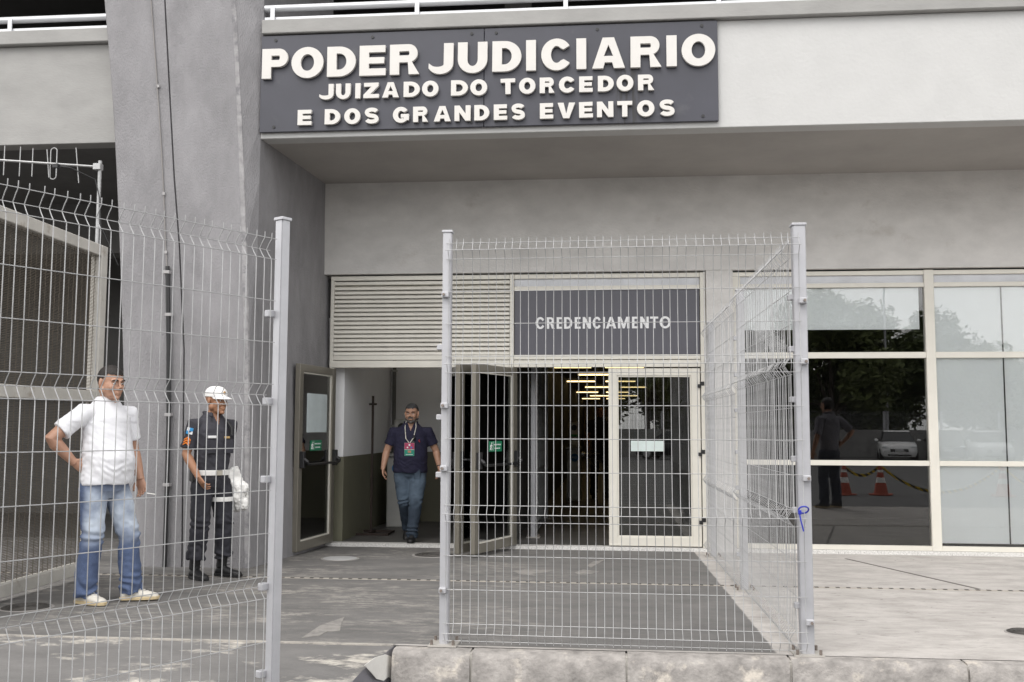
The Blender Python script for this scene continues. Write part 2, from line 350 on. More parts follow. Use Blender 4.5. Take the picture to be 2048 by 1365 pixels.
part('column_arris', colhalf(lambda z: [(lerp(XR, z)-.034-.006*sin(z*5), CY+.003, z), (lerp(XR, z)+.003, CY+.0265, z), (lerp(XR, z)+.008+.004*sin(z*7), CY+.05, z), (lerp(XR, z)-.02, CY+.06, z)]), mat('worn_arris', (.34, .33, .335), .85, var=.25, scale=9, bump=.6, bscale=40, dirt=(.22, .215, .225), dscale=6, dpos=.5), None)
part('column_joint', colhalf(lambda z: [(lerp(XJ, z)-.03, CY+.035, z), (lerp(XJ, z)+.03, CY+.035, z), (lerp(XJ, z)+.03, CY+.1, z), (lerp(XJ, z)-.03, CY+.1, z)]), mat('joint_filler', (.12, .115, .11), .9, dirt=(.4, .38, .35), dscale=9), None)
# upper concourse, dark behind the railing
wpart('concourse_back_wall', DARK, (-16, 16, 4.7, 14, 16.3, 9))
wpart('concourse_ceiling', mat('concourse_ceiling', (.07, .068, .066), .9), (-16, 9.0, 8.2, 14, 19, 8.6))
wpart('upper_balcony_front', CONC, (-16, 8.8, 8.1, 14, 9.0, 9.6))
for xb in (-9.5, -6.6, -1.5, 1.5, 4.6, 7.6, 10.6):
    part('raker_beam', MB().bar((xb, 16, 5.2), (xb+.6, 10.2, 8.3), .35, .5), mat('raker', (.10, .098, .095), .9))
# enclosing walls and hall behind the doors
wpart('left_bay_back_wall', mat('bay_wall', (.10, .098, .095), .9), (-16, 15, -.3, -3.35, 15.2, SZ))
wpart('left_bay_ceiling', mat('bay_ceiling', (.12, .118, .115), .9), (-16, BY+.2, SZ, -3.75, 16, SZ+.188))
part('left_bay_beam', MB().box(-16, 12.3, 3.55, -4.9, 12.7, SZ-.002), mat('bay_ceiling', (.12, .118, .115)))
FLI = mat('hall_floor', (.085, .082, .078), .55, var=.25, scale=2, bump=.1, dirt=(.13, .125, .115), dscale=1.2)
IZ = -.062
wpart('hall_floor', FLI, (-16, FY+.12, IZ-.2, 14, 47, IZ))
wpart('room_dark_sheet', mat('unlit_floor_dark', (.014, .014, .015), .95), (1.301, FY+.3, IZ+.001, 13.6, 15.5, IZ+.012))  # added near-black sheet: the unlit room's darkness put into the floor colour
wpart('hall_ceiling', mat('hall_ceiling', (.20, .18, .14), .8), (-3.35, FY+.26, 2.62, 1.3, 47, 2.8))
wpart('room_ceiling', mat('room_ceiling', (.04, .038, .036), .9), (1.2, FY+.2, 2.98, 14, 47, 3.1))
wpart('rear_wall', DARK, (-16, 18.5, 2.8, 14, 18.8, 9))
wpart('hall_back_wall', mat('hall_back', (.30, .27, .2), .8), (-3.4, 46.5, -.3, 14, 47, 2.7))
wpart('hall_side_wall', mat('hall_back', (.30, .27, .2)), (13.6, FY+.26, -.3, 14, 47, 2.7))
TW = mat('hall_white_paint', (.80, .80, .81), .7, var=.05, scale=1.5); OL = mat('hall_olive_dado', (.155, .15, .105), .6, var=.07, scale=2)
wpart('hall_side_wall', TW, (-3.5, FY+.2, .94, -3.17, 14.4, 2.62)); wpart('dado', OL, (-3.5, FY+.2, IZ, -3.165, 14.4, .938))
wpart('hall_cross_wall', TW, (-3.17, 14.4, .94, -2.42, 14.6, 2.62)); wpart('dado', OL, (-3.17, 14.395, IZ, -2.42, 14.6, .938))
wpart('hall_cross_wall', TW, (-2.12, 14.4, .94, -1.2, 14.6, 2.62)); wpart('dado', OL, (-2.12, 14.395, IZ, -1.2, 14.6, .938))
wpart('door_lintel', TW, (-2.42, 14.402, 2.05, -2.12, 14.6, 2.618))
wpart('hall_partition', mat('partition', (.10, .098, .092), .8), (-1.22, FY+.5, IZ, -1.12, 14.4, 2.618))
wpart('hall_partition', mat('partition', (.10, .098, .092)), (-1.22, 14.6, IZ, -1.12, 46.5, 2.618))
wpart('hall_partition', mat('partition', (.10, .098, .092)), (1.2, FY+.26, IZ, 1.3, 46.5, 2.979))
wpart('back_room_wall', DARK, (-3.5, 17, IZ, -1.22, 17.2, 2.62))
wpart('threshold', mat('terrazzo', (.60, .59, .57), .7, var=.3, scale=70, dirt=(.25, .24, .23), dscale=60, dpos=.55), (-3.31, FY-.03, -.14, 1.134, FY+.119, IZ+.004))
wpart('threshold', mat('terrazzo', (.60, .59, .57)), (1.441, FY-.03, -.14, 14, FY+.3, -.055))
# aluminium framework: heads, rails, mullions
f0 = FY+.0
def fr(x0, z0, x1, z1, y0=f0, d=.07, name='frame_member', m=ALU): return part(name, MB().box(x0, y0, z0, x1, y0+d, z1), m, None, .003)
wpart('shadow_gap', BLACK, (-3.31, FY+.03, 3.06, 1.134, FY+.08, 3.1135)); wpart('shadow_gap', BLACK, (1.441, FY+.03, 3.06, 14, FY+.08, 3.1135))
fr(-3.305, 3.045, -1.145, 3.098); fr(-1.095, 3.045, 1.07, 3.098)
fr(-3.305, 2.005, -3.262, 3.044); fr(-1.144, 1.998, -1.096, 3.1, f0-.012); fr(1.068, -.055, 1.13, 3.1, f0-.012)
fr(-3.26, 2.09, -1.145, 2.145); fr(-1.094, 2.09, 1.066, 2.145); fr(-3.304, 2.0, -1.145, 2.082, f0-.006); fr(-1.094, 2.0, 1.066, 2.082, f0-.006)
fr(-1.094, 2.905, 1.066, 2.955); fr(-3.26, 2.99, -1.145, 3.03)
fr(-3.304, -.055, -3.255, 1.999, f0-.004); fr(-1.14, -.055, -1.10, 1.997, f0-.002)
part('transom_panel', MB().box(-1.094, f0+.03, 2.956, 1.066, f0+.05, 3.044), mat('pale_panel', (.60, .61, .64), .4))
# louver over the left door: each slat a piece
lv = part('louver', MB().box(-3.26, f0+.085, 2.146, -1.145, f0+.10, 2.989), DARK)
sm = MB().prism([(.004, -.004), (0, .0), (0, .026), (.006, .030), (.055, .052), (.057, .048), (.008, .022)], lambda p: (-3.258, f0+p[0], p[1]), lambda p: (-1.147, f0+p[0], p[1])).mesh('slat', SLATM)
nsl = 16
for i in range(nsl): obj('slat', sm, lv, (0, 0, 2.152+i*(.834/nsl)))
# windows on the right: heads, mullions, transoms, panes, blinds behind
WX = [1.485, 3.632, 5.75, 7.87, 9.99]
BL = mat('white_blind', (.84, .87, .87), .8, var=.03, scale=2)
fr(1.442, 3.045, 14, 3.095); fr(1.53, 2.905, 12.0, 2.955, f0+.002); fr(1.442, -.053, 1.528, 3.044, f0-.005)
fr(1.53, -.053, 12.0, .0, f0+.002)
for i in range(4):
    xa = WX[i]+(.052 if i else .045); xb = WX[i+1]-.052
    fr(xb+.0, -.053, xb+.104, 3.1, f0-.008, .09, 'mullion')
    fr(xa, 2.095, xb, 2.164, f0+.002, .066, 'transom'); fr(xa, .884, xb, .942, f0+.002, .066, 'transom')
    part('transom_panel', MB().box(xa, f0+.03, 2.956, xb, f0+.05, 3.044), mat('pale_panel', (.60, .61, .64)))
    for za, zb in ((.001, .883), (.943, 2.094), (2.165, 2.904)):
        w = part('window_pane', MB().box(xa, f0+.03, za, xb, f0+.036, zb), PANE)
    if i == 0:
        part('blind', MB().box(xa+.04, f0+.05, 2.425, xb-.05, f0+.056, 2.90), BL)
    else:
        half = (xa+xb)/2-.02 if i == 1 else xb-.6
        half = 4.43 if i == 1 else (xa+xb)/2
        part('blind', MB().box(xa+.0, f0+.05, .03, half-.008, f0+.056, 2.90), BL); part('blind', MB().box(half+.008, f0+.05, .03, xb, f0+.056, 2.90), BL)
        part('blind_gap', MB().box(half-.0078, f0+.048, .03, half+.0078, f0+.062, 2.90), BLACK)
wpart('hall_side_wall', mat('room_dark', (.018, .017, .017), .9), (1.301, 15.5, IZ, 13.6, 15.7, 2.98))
# ------------------------------------------------------------------ doors
def text_mesh(name, body, size, m, extrude=.001, offset=0):
    c = bpy.data.curves.new(name, 'FONT'); c.body = body; c.size = size; c.extrude = extrude; c.align_x = 'CENTER'; c.align_y = 'CENTER'; c.offset = offset; c.resolution_u = 2
    o = bpy.data.objects.new(name, c); COL.objects.link(o); dg = bpy.context.evaluated_depsgraph_get()
    me = bpy.data.meshes.new_from_object(o.evaluated_get(dg)); me.name = name; me.materials.clear(); me.materials.append(m)
    bpy.data.objects.remove(o); bpy.data.curves.remove(c); return me
GREEN = mat('green_sign', (.012, .20, .095), .45); WHT = mat('sign_white', (.8, .8, .8), .5)
def face_text(me, parent, x, y, z, rz=0):
    o = obj('lettering', me, parent, (x, y, z)); o.rotation_euler = (pi/2, 0, rz); return o
TX1 = text_mesh('lettering', 'APERTE E EMPURRE', .020, WHT, .0008, .0006); TX2 = text_mesh('lettering', 'PRESS AND PUSH', .018, WHT, .0008, .0006)
LW = 1.06
def leaf(hx, hy, ang, side, flip, fm, paper=False, plate=False, sign=True, bar=True):
    """door leaf hinged at (hx, hy); side = +1 leaf runs to local +x; inner face is local +y"""
    d = obj('door', None, B, (hx, hy-FY, 0)); d.rotation_euler = (0, 0, ang)
    s = side; z0, z1 = -.045, 1.985; st = .105; t = .028
    def bxx(mb, a, b, y0, y1, za, zb): mb.box(min(s*a, s*b), y0, za, max(s*a, s*b), y1, zb)
    for a, b, za, zb in ((.004, st, z0, z1), (LW-st, LW-.004, z0, z1)):
        mb = MB(); bxx(mb, a, b, -t, t, za, zb); mb.build('stile', fm, d, .004)
    for za, zb in ((z0, z0+.10), (z1-.085, z1)):
        mb = MB(); bxx(mb, st, LW-st, -t+.002, t-.002, za, zb); mb.build('rail', fm, d, .003)
    mb = MB(); bxx(mb, st, LW-st, -.004, .004, z0+.10, z1-.085); mb.build('pane', DOORG, d)
    mb = MB()
    for a, b, za, zb in ((st, st+.016, z0+.1, z1-.085), (LW-st-.016, LW-st, z0+.1, z1-.085), (st+.016, LW-st-.016, z0+.1, z0+.115), (st+.016, LW-st-.016, z1-.1, z1-.085)): bxx(mb, a, b, -.014, .014, za, zb)
    mb.build('glazing_bead', ALU, d)
    if bar:
        mb = MB(); zb = .93
        for a in (.06, LW-.06):
            mb.box(s*a-.03, t, zb-.08, s*a+.03, t+.05, zb+.10); mb.tube([(s*a, t+.04, zb+.02), (s*a, t+.09, zb-.02)], .022, 8)
        mb.tube([(s*.06, t+.085, zb-.03), (s*.12, t+.09, zb-.04), (s*(LW-.12), t+.09, zb-.04), (s*(LW-.06), t+.085, zb-.03)], .016, 8)
        mb.build('panic_bar', BLACK, d, .006)
        mb = MB(); mb.box(s*(LW-.05)-.02, -t-.02, .86, s*(LW-.05)+.02, -t, 1.04); mb.tube([(s*(LW-.05), -t-.02, .95), (s*(LW-.05), -t-.06, .95), (s*(LW-.16), -t-.06, .95)], .011, 8); mb.build('handle', BLACK, d, .004)
    if sign:
        x = s*(LW*.50); mb = MB(); mb.box(x-.16, .006, 1.03, x+.16, .009, 1.145); mb.build('green_push_sign', GREEN, d)
        # inner face looks along +y, so lettering runs towards -x
        for me, dz in ((TX1, 1.105), (TX2, 1.065)):
            o = obj('lettering', me, d, (x-.045, .0102, dz)); o.rotation_euler = (pi/2, 0, pi)
        mb = MB(); c = x+.105
        def pl(*pts): mb.tube([(c+a, .010, 1.088+b) for a, b in pts], .0055, 5)
        mb.ell((c-.008, .010, 1.122), .009, .004, .009, 8, 6); pl((0, .02), (.008, -.008)); pl((.008, -.008), (-.012, -.022), (-.004, -.042)); pl((.008, -.008), (.022, -.02), (.03, -.04)); pl((0, .015), (-.022, .004)); pl((0, .015), (.02, .012), (.026, -.004))
        mb.box(c-.046, .0092, 1.04, c-.041, .0102, 1.14)
        mb.build('running_figure', WHT, d)
    if paper:
        mb = MB(); mb.box(s*.22, -.0065, 1.235, s*.80, -.0045, 1.67); mb.box(s*.22, .0045, 1.235, s*.80, .0065, 1.67); mb.build('paper_sheet', mat('pale_paper', (.50, .56, .57), .8), d)
    if plate:
        mb = MB(); mb.box(s*.42, -.012, 1.03, s*.80, -.0045, 1.15); mb.build('notice_plate', mat('notice_plate', (.58, .66, .64), .4), d)
    mb = MB()
    for z in (.25, 1.02, 1.80):
        mb.box(s*.0-.035, -t-.03, z-.04, s*.0+.005, -t-.001, z+.0); mb.box(-.005, -t-.03, z-.015, .04, -t-.001, z+.03)
    mb.build('hinge', BLACK, d, .003)
    return d
leaf(-3.245, FY+.0, radians(-96), 1, False, ALU_SHADE, paper=True)
leaf(-1.15, FY-.01, radians(64), -1, False, ALU_SHADE, sign=False)
leaf(-1.075, FY-.01, radians(-110), 1, False, ALU_SHADE)
leaf(1.063, FY+.035, 0, -1, False, ALU, plate=True, sign=False, bar=False)
# ------------------------------------------------------------------ block letters
def arc(cx, cy, rx, ry, a0, a1, n=14): return [(cx+rx*cos(radians(a0+(a1-a0)*i/n)), cy+ry*sin(radians(a0+(a1-a0)*i/n))) for i in range(n+1)]
def sweep(pts, hw):
    P = [Vector(p) for p in pts]; Lf = []; Rt = []
    for i, p in enumerate(P):
        d = (P[min(i+1, len(P)-1)]-P[max(i-1, 0)]).normalized(); nn = Vector((-d.y, d.x)); w = hw(i/(len(P)-1)) if callable(hw) else hw
        Lf.append(tuple(p+nn*w)); Rt.append(tuple(p-nn*w))
    return [Lf+Rt[::-1]]
def glyph(ch, w, s, t):
    """outlines (then holes) of a capital of height 1, width w, stem s, bar t"""
    if ch == 'I': return [[(0, 0), (w, 0), (w, 1), (0, 1)]]
    if ch == 'E': return [[(0, 0), (w, 0), (w, t), (s, t), (s, .5-t*.45), (w*.94, .5-t*.45), (w*.94, .5+t*.45), (s, .5+t*.45), (s, 1-t), (w*.98, 1-t), (w*.98, 1), (0, 1)]]
    if ch == 'T': return [[(w/2-s/2, 0), (w/2+s/2, 0), (w/2+s/2, 1-t), (w, 1-t), (w, 1), (0, 1), (0, 1-t), (w/2-s/2, 1-t)]]
    if ch == 'O': return [arc(w/2, .5, w/2, .52, 0, 360, 40)[:-1], arc(w/2, .5, w/2-s, .52-t*1.05, 360, 0, 32)[:-1]]
    if ch == 'D': return [[(0, 0)]+arc(w*.42, .5, w*.58, .5, -90, 90, 20)+[(0, 1)], [(s, 1-t)]+arc(w*.42, .5, w*.58-s, .5-t, 90, -90, 20)+[(s, t)]]
    if ch in 'PR':
        h = .42 if ch == 'P' else .40; cy = (1+h-.03)/2 if ch == 'P' else (1+h)/2; r = 1-cy; bx_ = w*.94 if ch == 'R' else w
        hole = [(s, 1-t)]+arc(bx_-r, cy, max(r-s*.92, .03), r-t, 90, -90, 12)+[(s, cy-r+t)]
        bowl = arc(bx_-r, cy, r, r, 90, -90, 16)
        if ch == 'P': return [[(0, 0), (0, 1)]+bowl+[(s, cy-r), (s, 0)], hole]
        return [[(0, 0), (0, 1)]+bowl[:-3]+[(bx_-s*.62, cy-r*.93), (w*1.0, 0), (w-s*1.12, 0), (bx_-r-.02, cy-r-.0), (s, cy-r), (s, 0)], hole]
    if ch == 'U': r = w/2; return [[(0, 1), (0, r*.95)]+arc(r, r*.95-.02, r, r*.95, 180, 360, 20)+[(w, 1), (w-s, 1)]+arc(r, r*.95-.02, r-s, r*.95-t*1.0, 360, 180, 16)+[(s, 1)]]
    if ch == 'J': r = w*.55; return [[(w, 1), (w-s, 1), (w-s, .30)]+arc(w-s-(w-s)*.42, .30, (w-s)*.42, .30-t*.95, 0, -150, 12)+[(0, .34)]+arc(w*.47, .33, w*.53, .35, 205, 360, 16)]
    if ch == 'C': return [arc(w*.51, .5, w*.51, .52, 33, 327, 36)+[(w*.74, .34)]+arc(w*.51, .5, w*.51-s, .52-t*1.05, 312, 48, 28)+[(w*.74, .66)]]
    if ch == 'G': return [arc(w*.5, .5, w*.5, .52, 36, 318, 34)+[(w, .13), (w, .55), (w*.5, .55), (w*.5, .55-t*.95), (w-s*1.0, .55-t*.95), (w-s*1.0, .24)]+arc(w*.5, .5, w*.5-s, .52-t*1.05, 306, 52, 26)+[(w*.74, .68)]]
    if ch == 'A':
        q = s*1.12; return [[(0, 0), (w/2-q*.52, 1), (w/2+q*.52, 1), (w, 0), (w-q, 0), (w-q-.055, .19), (q+.055, .19), (q, 0)], [(w/2, .76), (w/2-.115*w/.9-.02, .19+t*.9), (w/2+.115*w/.9+.02, .19+t*.9)]]
    if ch == 'V': q = s*1.15; return [[(w/2-q*.5, 0), (w/2+q*.5, 0), (w, 1), (w-q, 1), (w/2, .29), (q, 1), (0, 1)]]
    if ch == 'N': return [[(0, 0), (s*.95, 0), (s*.95, .55), (w-s, 0), (w, 0), (w, 1), (w-s*.95, 1), (w-s*.95, .46), (s, 1), (0, 1)]]
    if ch == 'Z': return [[(0, 0), (w, 0), (w, t), (s*1.35, t), (w*.97, 1-t*.9), (w*.97, 1), (w*.04, 1), (w*.04, 1-t), (w-s*1.5, 1-t), (0, t*.85)]]
    if ch == 'M': return [[(0, 0), (s, 0), (s, .66), (w/2-s*.42, 0), (w/2+s*.42, 0), (w-s, .66), (w-s, 0), (w, 0), (w, 1), (w-s*1.35, 1), (w/2, .36), (s*1.35, 1), (0, 1)]]
    if ch == 'S':
        p = arc(w*.5, .73, w*.5-s*.46, .27-t*.42, 18, 175, 12)+arc(w*.52, .72, w*.52-s*.46, .22, 188, 258, 6)+arc(w*.48, .275, w*.52-s*.46, .22, 82, 8, 6)+arc(w*.5, .27, w*.5-s*.46, .27-t*.42, -5, -165, 12)
        return sweep(p, lambda u: (s*.46+t*.42)/2+.0)
def letter(ch, x0, x1, z0, z1, y, depth, m, parent, s=.30, t=.24):
    h = z1-z0; w = (x1-x0)/h; c = bpy.data.curves.new('letter', 'CURVE'); c.dimensions = '2D'; c.fill_mode = 'BOTH'; c.extrude = depth/2
    for lp in glyph(ch, w, s, t):
        sp = c.splines.new('POLY'); sp.points.add(len(lp)-1); sp.use_cyclic_u = True
        for q, (a, b) in zip(sp.points, lp): q.co = (a*h, b*h, 0, 1)
    o = bpy.data.objects.new('letter', c); COL.objects.link(o); dg = bpy.context.evaluated_depsgraph_get()
    me = bpy.data.meshes.new_from_object(o.evaluated_get(dg)); bpy.data.objects.remove(o); bpy.data.curves.remove(c)
    me.materials.clear(); me.materials.append(m)
    o = obj('letter', me, parent, (x0, y, z0)); o.rotation_euler = (pi/2, random.gauss(0, .006), 0); return o
# ------------------------------------------------------------------ court sign on the balcony
SY = BY-.045
sg = empty('sign_board', (0, SY, 4.27), 0, 'dark slate sign board with white raised letters PODER JUDICIARIO on the balcony', 'sign')
seam = onY(968, 160, SY).x
xl_, xr_ = -3.505, 1.085
def stained():
    m = SIGNP.copy(); m.name = 'slate_panel_stained'; n = m.node_tree.nodes; l = m.node_tree.links; b = n['Principled BSDF']; src = b.inputs['Base Color'].links[0].from_socket
    t = n.new('ShaderNodeTexCoord'); x = n.new('ShaderNodeSeparateXYZ'); l.new(t.outputs['Object'], x.inputs[0])
    g = n.new('ShaderNodeMapping'); g.inputs['Scale'].default_value = (16, 1, 1.6); l.new(t.outputs['Object'], g.inputs[0])
    z = n.new('ShaderNodeTexNoise'); z.inputs['Scale'].default_value = 2; z.inputs['Detail'].default_value = 5; l.new(g.outputs[0], z.inputs[0])
    def mr(s, a, c):
        r = n.new('ShaderNodeMapRange'); r.inputs[1].default_value = a; r.inputs[2].default_value = c; l.new(s, r.inputs[0]); return r.outputs[0]
    f = mr(z.outputs[0], .47, .56)
    for s in (mr(x.outputs[0], .06, .16), mr(x.outputs[0], .36, .26), mr(x.outputs[2], .66, .5)):
        q = n.new('ShaderNodeMath'); q.operation = 'MULTIPLY'; l.new(f, q.inputs[0]); l.new(s, q.inputs[1]); f = q.outputs[0]
    w = n.new('ShaderNodeMix'); w.data_type = 'RGBA'; l.new(f, w.inputs[0]); l.new(src, w.inputs[6]); w.inputs[7].default_value = (.018, .016, .017, 1); l.new(w.outputs[2], b.inputs['Base Color']); return m
MB().box(xl_, 0, 0, seam-.003, .035, 1.005).build('panel', SIGNP, sg, .003); MB().box(seam+.003, 0, 0, xr_, .035, 1.005).build('panel', stained(), sg, .003)
sc = MB().tube([(0, 0, 0), (0, -.008, 0)], .016, 8).mesh('screw', BLACK)
for i, px in enumerate((550, 744, 943, 992, 1195, 1405)):
    for zz in (.955, .05): obj('screw', sc, sg, (onY(px, 160, SY).x, 0, zz))
R1 = [('P', 50, 160), ('O', 176, 312), ('D', 328, 450), ('E', 466, 578), ('R', 596, 722), ('J', 762, 866), ('U', 886, 1012), ('D', 1033, 1157), ('I', 1178, 1220), ('C', 1243, 1372), ('I', 1393, 1435), ('A', 1460, 1600), ('R', 1624, 1756), ('I', 1778, 1822), ('O', 1843, 1987)]
R2 = [('J', 298, 358), ('U', 368, 430), ('I', 450, 472), ('Z', 485, 551), ('A', 565, 636), ('D', 656, 725), ('O', 735, 805), ('D', 858, 930), ('O', 940, 1012), ('T', 1070, 1132), ('O', 1148, 1218), ('R', 1236, 1300), ('C', 1318, 1388), ('E', 1404, 1462), ('D', 1484, 1552), ('O', 1564, 1636), ('R', 1655, 1724)]
R3 = [('E', 207, 266), ('D', 322, 388), ('O', 405, 473), ('S', 491, 553), ('G', 612, 680), ('R', 698, 762), ('A', 786, 858), ('N', 874, 942), ('D', 958, 1022), ('E', 1041, 1098), ('S', 1115, 1175), ('E', 1237, 1294), ('V', 1312, 1386), ('E', 1404, 1463), ('N', 1480, 1550), ('T', 1566, 1630), ('O', 1650, 1724), ('S', 1745, 1812)]
for row, (xa, ta, ba), (xb, tb, bb), s, t in ((R1, (105, 217, 342), (1800, 158, 290), .31, .23), (R2, (325, 366, 431), (1690, 326, 391), .33, .25), (R3, (235, 477, 541), (1690, 434, 500), .33, .25)):
    za = (onY(500+xa/2.1333, ba/2.1333, SY).z+onY(500+xb/2.1333, bb/2.1333, SY).z)/2; zb = (onY(500+xa/2.1333, ta/2.1333, SY).z+onY(500+xb/2.1333, tb/2.1333, SY).z)/2
    for ch, a, b in row:
        letter(ch, onY(500+a/2.1333, 160, SY-.04).x, onY(500+b/2.1333, 160, SY-.04).x, za-4.27, zb-4.27, -.026, .036, LETW, sg, s, t)
# ------------------------------------------------------------------ CREDENCIAMENTO panel
cs = empty('door_sign', (0, FY+.02, 2.146), 0, 'slate panel lettered CREDENCIAMENTO above the closed glass door', 'sign')
MB().box(-1.09, 0, 0, 1.062, .02, .757).build('panel', mat('slate_film', (.095, .093, .112), .35, var=.05, scale=2), cs)
W1 = [('C', 157, 197), ('R', 206, 240), ('E', 249, 273), ('D', 282, 318), ('E', 329, 355), ('N', 364, 400), ('C', 408, 445), ('I', 453, 462), ('A', 466, 512), ('M', 519, 570), ('E', 581, 607), ('N', 617, 655), ('T', 661, 697), ('O', 703, 752)]
zb = onY(1000+450/2.2016, 520+251/2.2016, FY).z; za = onY(1000+450/2.2016, 520+302/2.2016, FY).z
for ch, a, b in W1:
    letter(ch, onY(1000+a/2.2016, 640, FY).x, onY(1000+b/2.2016, 640, FY).x, za-2.146, zb-2.146, -.002, .003, mat('vinyl_white', (.85, .85, .86), .5), cs, .205, .175)
# ------------------------------------------------------------------ balcony railings
RAIL = mat('railing_paint', (.62, .63, .65), .35, .3, var=.05)
def railing(x0, x1, z, xs, label):
    o = empty('railing', (x0, BY, z), 0, label, 'railing', 'railings on the balcony')
    MB().tube([(0, .03, .155), (x1-x0, .03, .155)], .036, 12).build('handrail', RAIL, o, smooth=True)
    MB().box(0, .01, .02, x1-x0, .05, .055).build('bottom_rail', RAIL, o)
    pm = MB().box(-.022, .0, 0, .022, .014, .16).mesh('post', RAIL)
    for x in xs: obj('post', pm, o, (x-x0, -.012, 0))
railing(-3.50, 14, 5.44, [-3.41+1.505*i for i in range(12)], 'pale tubular railing above the lettered sign board')
railing(-16, -4.95, 5.42, [-6.26-1.505*i for i in range(7)], 'pale tubular railing above the dark gate bay left of the column')
# ------------------------------------------------------------------ welded mesh fences
FOLD = .036
hz = [0, .1, .3, .5, .7, .8, 1.0, 1.2, 1.4, 1.6, 1.7, 1.9, 2.1, 2.3, 2.4]; ap = [.05, .75, 1.65, 2.35]
vw = MB(); path = [(0, 0, -.012)]
for a in ap: path += [(0, 0, a-.05), (0, FOLD*.5, a-.028), (0, FOLD, a), (0, FOLD*.5, a+.028), (0, 0, a+.05)]
path += [(0, 0, 2.428)]
vw.tube(path, .0022, 5); VW = vw.mesh('vertical_wire', WIRE, smooth=60)
CLIP = MB().box(-.022, -.018, -.017, .022, .018, .017).mesh('clip', GALV, .004)
BOLT = MB().tube([(0, 0, 0), (0, -.012, 0)], .009, 6).mesh('bolt', RUST)
HWM = {}
def panel(root, x0, n, fold):
    """welded panel along local +x; fold +1 bends towards local +y"""
    Lh = .05*(n-1)+.03
    if Lh not in HWM: HWM[Lh] = MB().tube([(-.015, 0, 0), (Lh-.015, 0, 0)], .0022, 5).mesh('horizontal_wire', WIRE, smooth=60)
    for i in range(n):
        o = obj('vertical_wire', VW, root, (x0+i*.05, 0, 0))
        o.scale.y = fold; o.rotation_euler = (random.gauss(0, .0012), random.gauss(0, .0014), random.uniform(-.05, .05))
    for z in hz: obj('horizontal_wire', HWM[Lh], root, (x0, -fold*.006, z))
    for z in ap: obj('horizontal_wire', HWM[Lh], root, (x0, fold*(FOLD+.005), z))
def post(root, x, y, w, d, top, base, plate=True, clips=(), side=-1, name='post'):
    p = MB().box(x-w/2, y-d/2, base, x+w/2, y+d/2, top).build(name, GALV, root, .005, seg=2)
    c = MB().box(x-w/2-.006, y-d/2-.006, top-.004, x+w/2+.006, y+d/2+.006, top+.012).build('post_cap', GALV, root, .003)
    if plate:
        MB().box(x-.085, y-.085, base, x+.085, y+.085, base+.008).build('base_plate', mat('worn_plate', (.42, .40, .37), .6, .3, dirt=(.3, .22, .16), dscale=20), root)
        bm_ = MB().tube([(0, 0, 0), (0, 0, .03)], .009, 6).mesh('anchor_bolt', RUST)
        for i in (-1, 1):
            for j in (-1, 1): obj('anchor_bolt', bm_, root, (x+i*.065, y+j*.065, base+.006))
    return p
def fence(loc, ang, label): return empty('mesh_fence', loc, ang, label, 'fence', 'welded mesh fences')
# front panel between the two posts on the kerb
fl = fence((-.985, 6.05, .03), radians(-1.1), 'mesh fence panel standing across the kerb in front of the CREDENCIAMENTO doors')
post(fl, 0, 0, .055, .055, 2.475, -.03); panel(fl, .012, 43, -1)
for c in fl.children:
    if 'wire' in c.name: c.location.y -= .045
for z in (.295, 1.02, 1.40, 2.08):
    obj('clip', CLIP, fl, (-.005, -.042, z)); obj('bolt', BOLT, fl, (-.012, -.062, z))
for z in (.98, 1.33, 1.76): obj('clip', CLIP, fl, (-.04, .01, z))
for z in (.16, .98, 1.66, 2.02):
    obj('clip', CLIP, fl, (2.135, -.042, z)); obj('bolt', BOLT, fl, (2.142, -.062, z))
# side run going back to the building
fs = fence((1.14, 6.03, .02), radians(90.3), 'mesh fence run in two panels reaching from the kerb back to the building wall')
post(fs, 0, 0, .075, .075, 2.49, -.02); panel(fs, .055, 50, 1)
for c in fs.children:
    if 'wire' in c.name: c.location.y += .05
mid = len(fs.children)
post(fs, 2.56, 0, .06, .06, 2.45, -.065); post(fs, 5.08, -.02, .06, .06, 2.43, -.11)
fb = empty('panel_hold', (0, 0, 0)); bpy.data.objects.remove(fb)
before = set(fs.children); panel(fs, 2.60, 50, 1)
for c in set(fs.children)-before: c.location.y += .05; c.location.z -= .03
for z in (.25, .8, 1.1, 1.45, 1.75, 2.06):
    obj('clip', CLIP, fs, (.03, .045, z)); obj('clip', CLIP, fs, (2.56, .04, z-.02)); obj('clip', CLIP, fs, (5.06, .03, z-.04))
# slanting panel on the left, coming towards the street
ld = math.atan2(.864, .503)
lf = fence((-1.57, 4.65, -.20), ld+pi, 'mesh fence panel slanting past the two standing men to a thick square post')
pz = post(lf, 0, 0, .052, .052, 2.50, -.02, False); panel(lf, .055, 50, -1)
before = set(lf.children)
for z in (.35, .75, 1.25, 1.62, 2.04): obj('clip', CLIP, lf, (.04, -.03, z))
post(lf, 2.6, 0, .068, .068, 2.5, -.09, True)
# blue cable tie on the corner post
p = onY(1606, 1030, 5.97)
zt = empty('cable_tie', p, 0, 'blue plastic cable tie round the corner fence post', 'cable tie')
BLUE = mat('blue_plastic', (.02, .03, .35), .35)
MB().tube([(.028*cos(t*pi/10), -.02*sin(t*pi/10)-.02, .03+.021*sin(t*pi/10)) for t in range(20)], .005, 6, closed=True).build('loop', BLUE, zt, smooth=True)
MB().tube([(-.03, -.045, .02), (-.022, -.05, -.03), (-.008, -.05, -.09)], .0045, 5).build('tail', BLUE, zt); MB().box(-.036, -.055, .005, -.018, -.04, .03).build('lock', BLUE, zt, .002)
